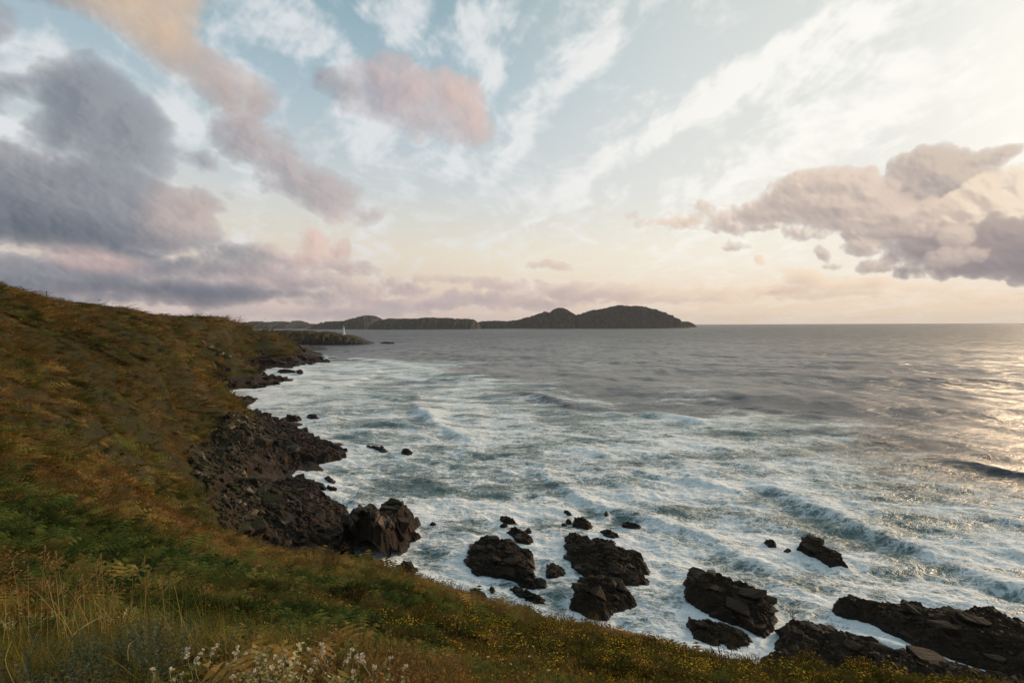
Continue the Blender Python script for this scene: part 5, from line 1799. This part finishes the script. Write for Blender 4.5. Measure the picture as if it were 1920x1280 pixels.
def bloom_mesh(seed, s=0.011, mat=None):
    r = random.Random(seed); V = []; F = []
    for k in range(7):
        az = k * 0.9 + r.random() * .3; el = r.uniform(0.0, 1.0)
        d = Vector((math.cos(az) * math.cos(el), math.sin(az) * math.cos(el), math.sin(el)))
        a = d.orthogonal().normalized() * s * 0.35; b = d.cross(a)
        o_ = d * s * 0.15
        k0 = len(V); V += [o_ - a, o_ + a, d * s + a * 1.2 + b, d * s * 1.25, d * s - a * 1.2 + b]
        F.append((k0, k0 + 1, k0 + 2, k0 + 3, k0 + 4))
    me = bpy.data.meshes.new('bloom'); me.from_pydata(V, [], F); me.materials.append(mat or M_LILAC)
    return me


BLOOMS = [bloom_mesh(k) for k in range(3)]
ORD = ['first', 'second', 'third', 'fourth', 'fifth', 'sixth', 'seventh', 'eighth', 'ninth', 'tenth', 'eleventh', 'twelfth', 'thirteenth', 'fourteenth', 'fifteenth',
       'sixteenth', 'seventeenth', 'eighteenth', 'nineteenth', 'twentieth', 'twenty first', 'twenty second', 'twenty third', 'twenty fourth', 'twenty fifth', 'twenty sixth', 'twenty seventh',
       'twenty eighth', 'twenty ninth', 'thirtieth', 'thirty first', 'thirty second', 'thirty third', 'thirty fourth', 'thirty fifth', 'thirty sixth']


def silver_plant(px, py, dist, seed, label, tall):
    r = random.Random(seed)
    top = at(px, py, dist)
    bx, by = top[0] + r.uniform(-.04, .04), top[1] + r.uniform(-.05, .05)
    gz = ground_z(bx, by)
    H = top[2] - gz
    e = bpy.data.objects.new('silver_leaved_plant', None)
    link(e); e.location = (bx, by, gz)
    props(e, label=label, cat='plant', group='silver leaved plants along the bottom edge')
    lx, ly = top[0] - bx, top[1] - by
    def pt(t):
        return Vector((lx * t * t + 0.012 * math.sin(t * 6 + seed), ly * t * t + 0.012 * math.cos(t * 5 + seed), H * t))
    obj('stem', tube_mesh('stem', [pt(k / 8) for k in range(9)], 0.0026, M_SILVSTEM), e)

    def leaf(p, az, el, sc):
        o = obj('leaf', r.choice(LEAVES), e, p)
        o.rotation_euler = (el, 0, az)
        o.scale = (sc, sc, sc)
    # side shoots low down, leaves in pairs up the stem
    for k in range(9):
        t = 1 - (k + 0.4) * 0.026 / H * 1.3
        az = k * 1.57 + r.uniform(-.3, .3)
        bare = tall and 1 < k < 5
        for s in (0, math.pi):
            if bare and r.random() < 0.7: continue
            leaf(pt(t), az + s + r.uniform(-.3, .3), r.uniform(0.1, 0.9), r.uniform(0.55, 1.0) * (0.55 if k < 2 else 1.1))
    for j in range(2):
        t0 = 1 - r.uniform(0.10, 0.24) / H
        az = r.uniform(0, 6.28); L = r.uniform(0.06, 0.12)
        p0 = pt(t0); d = Vector((math.cos(az) * .55, math.sin(az) * .55, .75)).normalized()
        obj('side_shoot', tube_mesh('side_shoot', [p0, p0 + d * L * .5, p0 + d * L + Vector((0, 0, L * .15))], 0.0016, M_SILVSTEM), e)
        for k in range(5):
            leaf(p0 + d * L * (0.3 + 0.17 * k), az + k * 1.9, r.uniform(0.2, 1.0), r.uniform(0.5, 0.95))
    for k in range(3 if tall else 1):
        b = obj('bloom', r.choice(BLOOMS), e, pt(1 - k * 0.02 / H) + Vector((r.uniform(-.006, .006), r.uniform(-.006, .006), 0)))
        b.rotation_euler = (r.uniform(-.5, .5), r.uniform(-.5, .5), r.uniform(0, 6))


SP = [(277, 1257), (318, 1255), (361, 1213), (374, 1228), (400, 1212), (421, 1248), (438, 1224), (452, 1213), (465, 1225), (489, 1230), (505, 1252), (521, 1228), (537, 1220), (556, 1246), (577, 1217), (592, 1240),
      (608, 1206), (624, 1232), (640, 1246), (653, 1219), (672, 1227), (684, 1226), (703, 1250), (727, 1236), (752, 1253), (345, 1262), (474, 1262), (660, 1258), (575, 1262), (535, 1262), (618, 1262), (440, 1266)]
SP.sort()
for k, (px, py) in enumerate(SP):
    tall = py < 1235
    silver_plant(px, py, 2.25 + 0.35 * random.Random(k).random() - (0.25 if not tall else 0), 40 + k,
                 ('%s silver leaved stem from the left along the bottom edge, %s' % (ORD[k], 'tall with pale blooms' if tall else 'short and leafy')), tall)


# leafy grey-green shoots in the lower left corner
def make_shoot(seed, mat, n=26):
    r = random.Random(seed); V = []; F = []
    for s in range(5):
        az = r.uniform(0, 6.28); ln = r.uniform(.02, .09); H = r.uniform(.16, .30)
        for k in range(n // 2):
            t = 0.25 + 0.75 * k / (n // 2)
            p = Vector((math.cos(az) * ln * t, math.sin(az) * ln * t, H * t))
            a = k * 1.57 + r.uniform(-.4, .4)
            for sd_ in (0, math.pi):
                d = Vector((math.cos(a + sd_), math.sin(a + sd_), r.uniform(.1, .9))).normalized(); L = r.uniform(.014, .026); w = d.cross(Vector((0, 0, 1))).normalized() * L * .3
                k0 = len(V); V += [p, p + d * L * .5 - w, p + d * L, p + d * L * .5 + w]; F.append((k0, k0 + 1, k0 + 2, k0 + 3))
    return proto('leafy_shoot', V, F, [mat])


def patch(name, protos, centres, n, label, scale=(0.8, 1.3)):
    P_ = []
    rr = RNG
    for (px, py, d, rad, share) in centres:
        c = at(px, py, d)
        m = int(n * share)
        P_.append(np.stack([c[0] + rr.normal(0, rad, m), c[1] + rr.normal(0, rad * 1.2, m)], 1))
    P_ = np.concatenate(P_)
    P_ = P_[P_[:, 1] > 1.2]
    z = land_h(P_[:, 0], P_[:, 1])
    k = len(P_)
    s = rr.uniform(scale[0], scale[1], k)
    scatter(name, protos, np.stack([P_[:, 0], P_[:, 1], z - .01], 1), np.stack([rr.normal(0, .15, k), rr.normal(0, .15, k), rr.uniform(0, 6.28, k)], 1), np.stack([s, s, s], 1), rr.random(k), label)


patch('grey_green_shoots', [make_shoot(1, M_SAGE), make_shoot(2, M_SAGE)], [(180, 1240, 2.9, 0.30, .5), (60, 1200, 3.4, .5, .2), (250, 1240, 2.8, .25, .3)], 120, 'dull grey green leafy shoots in the lower left corner', (0.6, 1.1))
patch('pale_shoots', [make_shoot(3, M_SILVER), make_shoot(4, M_SILVER)], [(560, 1360, 2.2, 0.18, .2), (10, 1090, 5.0, .30, .5), (262, 1100, 5.6, .22, .3)], 60,
      'pale silvery leafy shoots low in the foreground', (0.6, 1.0))
patch('straw_grass', [make_grass(21, 30, 0.5, 0.1, 0.003), make_grass(22, 26, 0.62, 0.1, 0.003)], [(150, 1120, 4.6, .8, .6), (300, 1140, 5.0, .6, .4)], 18, 'dry straw coloured grass in front of the bracken', (0.8, 1.1))


# grass seed heads
def seed_head(px, py, dist, seed, label):
    r = random.Random(seed)
    top = at(px, py, dist); gx, gy = top[0] + r.uniform(-.08, .08), top[1] + r.uniform(-.05, .05); gz = ground_z(gx, gy)
    e = bpy.data.objects.new('seeding_grass', None); link(e); e.location = (gx, gy, gz)
    props(e, label=label, cat='grass', group='seeding grass stalks at lower left')
    d = Vector((top[0] - gx, top[1] - gy, top[2] - gz))
    pt = lambda t: Vector((d.x * t * t, d.y * t * t, d.z * t))
    obj('stalk', tube_mesh('stalk', [pt(k / 6) for k in range(7)], 0.0020, M_STRAW), e)
    me = bpy.data.meshes.new('seed_cluster'); V = []; F = []
    for k in range(34):
        a = r.uniform(0, 6.28); h = r.uniform(-.5, .5); R_ = .38 * math.sqrt(max(0, 1 - 4 * h * h))
        p = Vector((math.cos(a) * R_ * .34, math.sin(a) * R_ * .34, h)) * 0.034; q_ = Vector((math.cos(a) * .5, math.sin(a) * .5, .9)) * 0.008; w = Vector((-math.sin(a), math.cos(a), 0)) * .0022
        k0 = len(V); V += [p - w, p + w, p + q_]; F.append((k0, k0 + 1, k0 + 2))
    me.from_pydata(V, [], F); me.materials.append(M_STRAW)
    for k in range(6):
        side = (k % 2) * 2 - 1
        az = r.uniform(-.5, .5) + (0 if side > 0 else math.pi)
        off = Vector((math.cos(az), math.sin(az), .25)) * (0.0 if k < 2 else 0.010 + 0.004 * k)
        c = obj('seed_cluster', me, e, pt(1 - 0.019 * k / d.z) + off)
        c.rotation_euler = (0, side * (0.2 if k < 2 else r.uniform(.4, 1.1)), az); s = r.uniform(.8, 1.2); c.scale = (s, s, s)


for k, (px, py) in enumerate(sorted([(85, 1027), (105, 1036), (189, 1040), (179, 1062), (271, 1049), (250, 1066), (24, 1055), (53, 1064), (279, 1075), (302, 1082), (153, 1080), (93, 1084), (120, 1095), (215, 1090)])):
    seed_head(px, py, 3.6 + 0.8 * random.Random(k + 5).random(), 70 + k, '%s seeding grass stalk from the left, rising against the dark bracken at lower left' % ORD[k])


# bent pale blades
def blade(pix, label, w=0.006):
    W = [Vector(at(px, py, d)) for px, py, d in pix]
    o0 = W[0]; V = []; F = []
    n = 14
    def cr(t):
        t *= len(W) - 1; i = min(int(t), len(W) - 2); f = t - i
        p0, p1, p2, p3 = W[max(i - 1, 0)], W[i], W[i + 1], W[min(i + 2, len(W) - 1)]
        return 0.5 * ((2 * p1) + (p2 - p0) * f + (2 * p0 - 5 * p1 + 4 * p2 - p3) * f * f + (3 * p1 - p0 - 3 * p2 + p3) * f ** 3)
    for k in range(n):
        t = k / (n - 1); p = cr(t); tg = (cr(min(1, t + .02)) - cr(max(0, t - .02))).normalized()
        s = tg.cross(Vector((0.1, 1, .3))).normalized() * w * (1 - t) ** 0.6
        V += [p - s - o0, p - o0 + Vector((0, w * .6, 0)), p + s - o0]
    for k in range(n - 1):
        a = k * 3; F += [(a, a + 1, a + 4, a + 3), (a + 1, a + 2, a + 5, a + 4)]
    me = bpy.data.meshes.new('grass_blade'); me.from_pydata(V, [], F); me.materials.append(M_BLADE)
    o = obj('grass_blade', me, None, o0)
    props(o, label=label, cat='grass')


blade([(240, 1240, 2.7), (243, 1207, 2.8), (275, 1190, 2.9), (318, 1174, 3.0)], 'long yellowish grass blade arching to the right above the lower left corner')
blade([(340, 1225, 3.3), (352, 1200, 3.4), (378, 1187, 3.5), (422, 1189, 3.6)], 'thin pale blade bowed over to the right, in front of the heather', 0.004)
blade([(248, 1300, 2.4), (255, 1250, 2.45), (266, 1200, 2.5)], 'upright pale blade left of the silver leaved plants')
blade([(275, 1290, 2.4), (280, 1250, 2.45), (291, 1222, 2.5)], 'short upright pale blade just left of the silver leaved plants', 0.005)
blade([(120, 1260, 2.6), (130, 1200, 2.7), (160, 1172, 2.8), (200, 1150, 3.0)], 'dark green blade leaning right in the lower left corner', 0.005)
blade([(30, 1290, 2.3), (10, 1240, 2.4), (22, 1200, 2.5)], 'green blade at the left edge of the foreground', 0.005)
blade([(142, 1140, 3.8), (150, 1117, 3.9), (170, 1118, 4.0), (180, 1130, 4.0)], 'dry straw hooked over above the orange bracken at lower left', 0.004)


# single pale flowers among the heath
PETAL = leaf_mesh('petal', 0.030, 0.008, M_CREAM, 0.7)
PETAL_S = leaf_mesh('petal', 0.013, 0.0045, M_CREAM, 0.7)


def flower(px, py, dist, seed, label, small=False):
    r = random.Random(seed)
    c = at(px, py, dist); gz = ground_z(c[0], c[1])
    h = max(0.12, c[2] - gz)
    e = bpy.data.objects.new('wild_flower', None); link(e); e.location = (c[0], c[1], gz)
    props(e, label=label, cat='flower', group='small pale flowers in the heath' if small else 'cream and pink flowers in the near gorse')
    obj('stem', tube_mesh('stem', [Vector((0, 0, h * k / 4)) for k in range(5)], 0.002, M_DARKSTEM), e)
    for k in range(6 if small else 8):
        o = obj('petal', PETAL_S if small else PETAL, e, (0, 0, h))
        o.rotation_euler = (r.uniform(.1, 1.1), 0, k * 6.283 / (6 if small else 8) + r.uniform(-.2, .2))
        s = r.uniform(.8, 1.25); o.scale = (s, s, s)


for k, (px, py) in enumerate(sorted([(895, 1233), (915, 1233), (942, 1238), (993, 1232), (980, 1210), (1000, 1213), (922, 1252), (1028, 1258), (1000, 1270), (958, 1247)])):
    flower(px, py, {0: 8.0}.get(0) + (1232 - py) * 0.05, 90 + k, '%s cream pink flower from the left in the gorse at bottom centre' % ORD[k])
for k, (px, py) in enumerate(sorted([(514, 1203), (584, 1203), (592, 1205), (626, 1206), (647, 1213), (430, 1197), (670, 1189), (680, 1178)])):
    flower(px, py, 4.2, 120 + k, '%s tiny orange white flower from the left above the silver leaved plants' % ORD[k], True)


# one tall dead stalk against the surf
def dead_stalk():
    base = at(1485, 1232, 17.5); gz = ground_z(base[0], base[1])
    top = at(1487, 1141, 17.5)
    e = bpy.data.objects.new('dead_stalk', None); link(e); e.location = (base[0], base[1], gz)
    props(e, label='single thin dead stalk rising from the brow in front of the surf at lower right', cat='plant')
    H = top[2] - gz
    obj('stem', tube_mesh('stem', [Vector((0.02 * math.sin(k), 0, H * k / 7)) for k in range(8)], 0.016, M_DARKSTEM), e)
    for k in range(7):
        s = (k % 2) * 2 - 1
        z = H * (0.72 + 0.04 * k)
        obj('bud', tube_mesh('bud', [Vector((0, 0, z)), Vector((s * .06, .01, z + .03)), Vector((s * .07, .01, z + .11))], 0.018, M_DARKSTEM, 6), e)


dead_stalk()


# single bushes that stand out of the cover
def bush(px, py, dist, rad, seed, flowers, label, tall=0.8, dark=False):
    rad = rad * 1.25; flowers = min(0.8, flowers * 1.8)
    r = random.Random(seed)
    c = at(px, py, dist); gz = ground_z(c[0], c[1])
    e = bpy.data.objects.new('gorse_bush', None); link(e); e.location = (c[0], c[1], gz - 0.05)
    props(e, label=label, cat='bush', group='gorse bushes on the near brow')
    V = []; F = []; VF = []; FF = []
    lumps = [(r.uniform(0, 6.28), r.uniform(.1, 1.2), r.uniform(.25, .5)) for _ in range(9)]
    for k in range(1500):
        az = r.uniform(0, 6.283); el = math.asin(r.random())
        d0 = Vector((math.cos(az) * math.cos(el), math.sin(az) * math.cos(el), math.sin(el)))
        rr = 0.72
        for la, le, ls in lumps:
            ld = Vector((math.cos(la) * math.cos(le), math.sin(la) * math.cos(le), math.sin(le)))
            rr += 0.30 * max(0, d0.dot(ld) - .8) / .2 * ls * 2
        p = Vector((d0.x, d0.y, d0.z * tall)) * rad * rr * r.uniform(.7, 1.0)
        d = (d0 + Vector((r.gauss(0, .5), r.gauss(0, .5), r.uniform(0, .8)))).normalized()
        L = r.uniform(.06, .13) * (0.6 + rad * .6)
        s = d.orthogonal().normalized(); s = (Matrix.Rotation(r.uniform(0, 6), 3, d) @ s) * .012
        k0 = len(V); V += [p - s, p + s, p + d * L]; F.append((k0, k0 + 1, k0 + 2))
        if r.random() < flowers:
            q_ = p + d * L * .8; s2 = d.cross(s).normalized() * .016; s1 = s.normalized() * .016
            k0 = len(VF); VF += [q_ - s1, q_ - s2, q_ + s1, q_ + s2]; FF.append((k0, k0 + 1, k0 + 2, k0 + 3))
    me = bpy.data.meshes.new('spines'); me.from_pydata(V, [], F); me.materials.append(M_BUSHD if dark else M_BUSH); props(obj('spines', me, e), kind='stuff')
    if FF:
        me = bpy.data.meshes.new('flowers'); me.from_pydata(VF, [], FF); me.materials.append(M_BUSHF); props(obj('flowers', me, e), kind='stuff')


M_BUSH = plain_leaf_mat('bush_spines', (0.055, 0.05, 0.012), (0.16, 0.105, 0.025), 0.25, 3.0)
M_BUSHD = plain_leaf_mat('dark_bush_spines', (0.022, 0.02, 0.008), (0.07, 0.042, 0.016), 0.15, 3.0)
M_BUSHF = plain_leaf_mat('bush_flower', (0.55, 0.33, 0.03), (0.80, 0.50, 0.05), 0.3, 8.0)
bush(1045, 1190, 19, 0.95, 1, .35, 'large gorse bush thick with yellow flowers on the brow at lower centre')
bush(1010, 1196, 18, 0.6, 2, .22, 'smaller flowering gorse bush touching the left side of the large yellow one')
bush(1100, 1182, 21, 0.7, 3, .10, 'olive gorse bush on the brow right of the large yellow one')
bush(842, 1222, 9.5, 0.36, 4, .0, 'dark brown rounded bush at bottom centre left', dark=True)
bush(880, 1232, 9.0, 0.28, 5, .02, 'small dark bush right of the rounded brown bush', dark=True)
bush(1165, 1238, 12.5, 0.55, 6, .30, 'low spreading gorse with orange yellow bloom, behind the bottom edge')
bush(1215, 1196, 20, 0.5, 7, .03, 'brown gorse bush on the brow below the central reef', dark=True)
bush(1270, 1232, 15, 0.6, 8, .12, 'mottled gorse bush at the bottom, left of the dead stalk')
bush(1395, 1245, 15.5, 0.6, 9, .28, 'flowering gorse bush on the brow below the brown rock')
bush(1330, 1236, 16, 0.5, 10, .2, 'orange tinged gorse bush between two flowering ones on the brow')
bush(1510, 1268, 14, 0.55, 11, .12, 'gorse bush on the brow right of the dead stalk')
bush(1620, 1278, 13.5, 0.5, 12, .28, 'rightmost flowering gorse bush at the bottom edge')
bush(790, 1190, 14, 0.5, 13, .05, 'olive bush in the heath above the dark rounded bush')
bush(640, 1160, 15, 0.55, 14, .0, 'dull brown bush in the heath above the silver leaved plants', dark=True)
bush(690, 1215, 8.0, 0.25, 15, .0, 'small reddish dark tuft above the right silver leaved stems', dark=True)


# ------------------------------------------------------------------ loose boulders on the shore
def boulder_mesh(seed, flat=0.6):
    r = random.Random(seed)
    bm = bmesh.new()
    for k in range(16):
        v = Vector((r.gauss(0, 1), r.gauss(0, 1), r.gauss(0, 1))).normalized()
        v = Vector((v.x * r.uniform(.8, 1.1), v.y * r.uniform(.6, .85), v.z * flat))
        bm.verts.new(v)
    res = bmesh.ops.convex_hull(bm, input=bm.verts)
    bmesh.ops.delete(bm, geom=[g for g in res['geom_interior'] if isinstance(g, bmesh.types.BMVert)], context='VERTS')
    bmesh.ops.bevel(bm, geom=bm.edges[:], offset=0.05, segments=1, affect='EDGES')
    me = bpy.data.meshes.new('boulder'); bm.to_mesh(me); bm.free()
    return me


BM = [boulder_mesh(k, f) for k, f in ((1, .6), (2, .45), (3, .75), (4, .35), (5, .55))]


def on_shore(px, py):
    """where the sight line through a pixel meets the shore"""
    d = ray(px, py); d = d / d[1]
    t = np.linspace(58, 460, 500)
    zr = CAM_H + d[2] * t
    h = base_h(d[0] * t, t) + 0.9
    k = np.argmax(zr < h)
    if zr[k] >= h[k]:
        return on_z(px, py, 1.0)
    return np.array([d[0] * t[k], t[k], zr[k]])


def boulder(px, py, zg, size, mat, seed, label, flat=None, group=None, rot=None):
    r = random.Random(seed)
    c = on_shore(px, py)
    d = math.hypot(c[0], c[1])
    s = size * d / 960 / 2 * 1.15           # size given in photograph pixels
    o = obj('boulder', BM[seed % 5].copy(), None, (c[0], c[1], c[2]))
    o.data.materials.append(mat)
    o.scale = (s, s, s)
    o.rotation_euler = (r.uniform(-.3, .3), r.uniform(-.3, .3), r.uniform(0, 6.28) if rot is None else rot)
    props(o, label=label, cat='boulder', group=group)
    return o


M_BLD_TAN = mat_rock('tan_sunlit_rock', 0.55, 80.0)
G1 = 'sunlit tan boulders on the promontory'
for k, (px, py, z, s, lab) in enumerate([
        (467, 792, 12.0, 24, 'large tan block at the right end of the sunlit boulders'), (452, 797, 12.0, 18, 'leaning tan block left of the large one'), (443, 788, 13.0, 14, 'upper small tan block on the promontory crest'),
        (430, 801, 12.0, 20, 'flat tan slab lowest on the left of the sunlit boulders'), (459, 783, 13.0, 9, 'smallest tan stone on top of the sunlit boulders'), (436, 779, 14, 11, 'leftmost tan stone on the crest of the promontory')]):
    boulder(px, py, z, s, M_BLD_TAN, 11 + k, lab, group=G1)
G2 = 'pale boulders high on the black cliff'
for k, (px, py, z, s, lab) in enumerate([
        (395, 942, 12.0, 14, 'pale upright stone at the grass edge above the black cliff'), (417, 932, 11.0, 20, 'flat pale slab at the top left of the black cliff'), (443, 940, 10, 22, 'pale slanted slab beside the flat one on the black cliff'),
        (455, 946, 9.5, 15, 'pale block touching the slanted slab'), (474, 962, 8.5, 22, 'cracked pale block in the middle of the black cliff'), (490, 958, 8.0, 20, 'second cracked pale block, right of the first on the black cliff'),
        (480, 972, 8.0, 14, 'lower fragment below the cracked pale blocks'), (541, 1000, 5.0, 26, 'square grey boulder in shade low on the black cliff'), (455, 887, 8.0, 13, 'whitish stone on the terrace above the black cliff'),
        (366, 886, 13.0, 16, 'reddish slab at the grass edge of the terraces'), (518, 932, 5.5, 12, 'small pale stone in the middle of the black cliff'), (515, 1002, 6.0, 15, 'grey block left of the square grey boulder'),
        (450, 930, 9.5, 11, 'small pale stone above the slanted slab')]):
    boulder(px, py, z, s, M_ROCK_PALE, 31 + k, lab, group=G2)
G3 = 'boulders at the foot of the crag'
for k, (px, py, z, s, lab) in enumerate([
        (666, 985, 5.5, 30, 'grey brown cap stone on the left shoulder of the black crag'), (700, 1005, 3.0, 44, 'big tilted brown boulder in the middle of the crag foot'), (733, 1022, 1.0, 24, 'rounded brown boulder at the waterline of the crag'),
        (747, 1016, 1.0, 18, 'small brown boulder right of the rounded one at the waterline'), (720, 1006, 2.0, 22, 'wedge boulder leaning above the rounded brown boulder'), (655, 1030, 1.5, 28, 'dark boulder at the inner foot of the crag'),
        (680, 1030, 1.0, 24, 'dark boulder beside the waterline under the crag'), (590, 1036, 2.0, 16, 'brown boulder behind the brow, right of a pair'), (572, 1030, 2.6, 18, 'brown boulder behind the brow, left of a pair'),
        (567, 1014, 3.5, 16, 'brown stone above the pair behind the brow'), (735, 930, 5.0, 20, 'upright black tooth at the top of the crag'), (762, 947, 3.5, 20, 'leaning black block on the seaward edge of the crag'),
        (675, 938, 6.5, 22, 'black block on the top left of the crag'), (700, 930, 7.5, 18, 'black knob on the highest point of the crag')]):
    boulder(px, py, z, s, M_ROCK_BROWN if k < 10 else M_ROCK, 51 + k, lab, group=G3)
G4 = 'boulders on the terraces'
for k, (px, py, z, s, lab) in enumerate([
        (378, 828, 13, 24, 'tall dark buttress stone under the hill at the back of the terraces'), (388, 838, 12, 18, 'dark block leaning on the buttress stone'), (405, 852, 9, 18, 'flat brown slab, left of a pair on the terraces'),
        (430, 852, 8, 20, 'flat brown slab, right of a pair on the terraces'), (488, 833, 5.0, 40, 'broad flat grey brown slab in the middle of the terraces'), (548, 872, 1.2, 20, 'rounded brown boulder at the waterline of the inlet'),
        (530, 866, 1.8, 22, 'brown boulder left of the waterline one in the inlet'), (545, 850, 2.0, 22, 'brown slab above the inlet'), (500, 900, 4.0, 16, 'brown slab at the edge of the terraces above the cliff'),
        (470, 862, 5.5, 18, 'small ledge stone on the middle terrace'), (605, 912, 1.5, 16, 'black boulder at the seaward edge of the cliff'), (584, 906, 2.0, 18, 'black knob beside the seaward edge boulder'),
        (350, 800, 16, 16, 'rock rib showing through the grass above the terraces'), (262, 655, 36, 12, 'small grey rock on the open hillside'), (230, 850, 27, 7, 'little pale rock on the lower hillside')]):
    boulder(px, py, z, s, M_ROCK_BROWN, 71 + k, lab, group=G4)
G5 = 'pale rocks of the second cliff'
rr = random.Random(3)
for k, (px, py, z, lab) in enumerate([(382, 640, 27, 'pale rock highest on the second cliff'), (395, 650, 24, 'pale rock just below the highest on the second cliff'), (405, 655, 23, 'pale rock in the middle of the second cliff'),
                                      (415, 662, 20, 'pale rock lower right on the second cliff'), (428, 668, 16, 'pale rock lowest and rightmost on the second cliff'), (372, 655, 25, 'pale rock on the left side of the second cliff')]):
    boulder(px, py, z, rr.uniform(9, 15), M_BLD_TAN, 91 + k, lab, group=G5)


# ------------------------------------------------------------------ sea air
def make_haze():
    m = bpy.data.materials.new('sea_air')
    m.use_nodes = True
    t = m.node_tree; t.nodes.clear()
    o = t.nodes.new('ShaderNodeOutputMaterial')
    v = t.nodes.new('ShaderNodeVolumePrincipled')
    v.inputs['Color'].default_value = (0.86, 0.88, 0.95, 1)
    v.inputs['Density'].default_value = 2.2e-5
    v.inputs['Anisotropy'].default_value = 0.2
    t.links.new(v.outputs[0], o.inputs['Volume'])
    h = box('haze', 52000, 27000, 340, m, None, (0, 23500 - 13500 + 1500, -10))
    props(h, label='thin sea air between the viewpoint and the islands', kind='stuff')


make_haze()
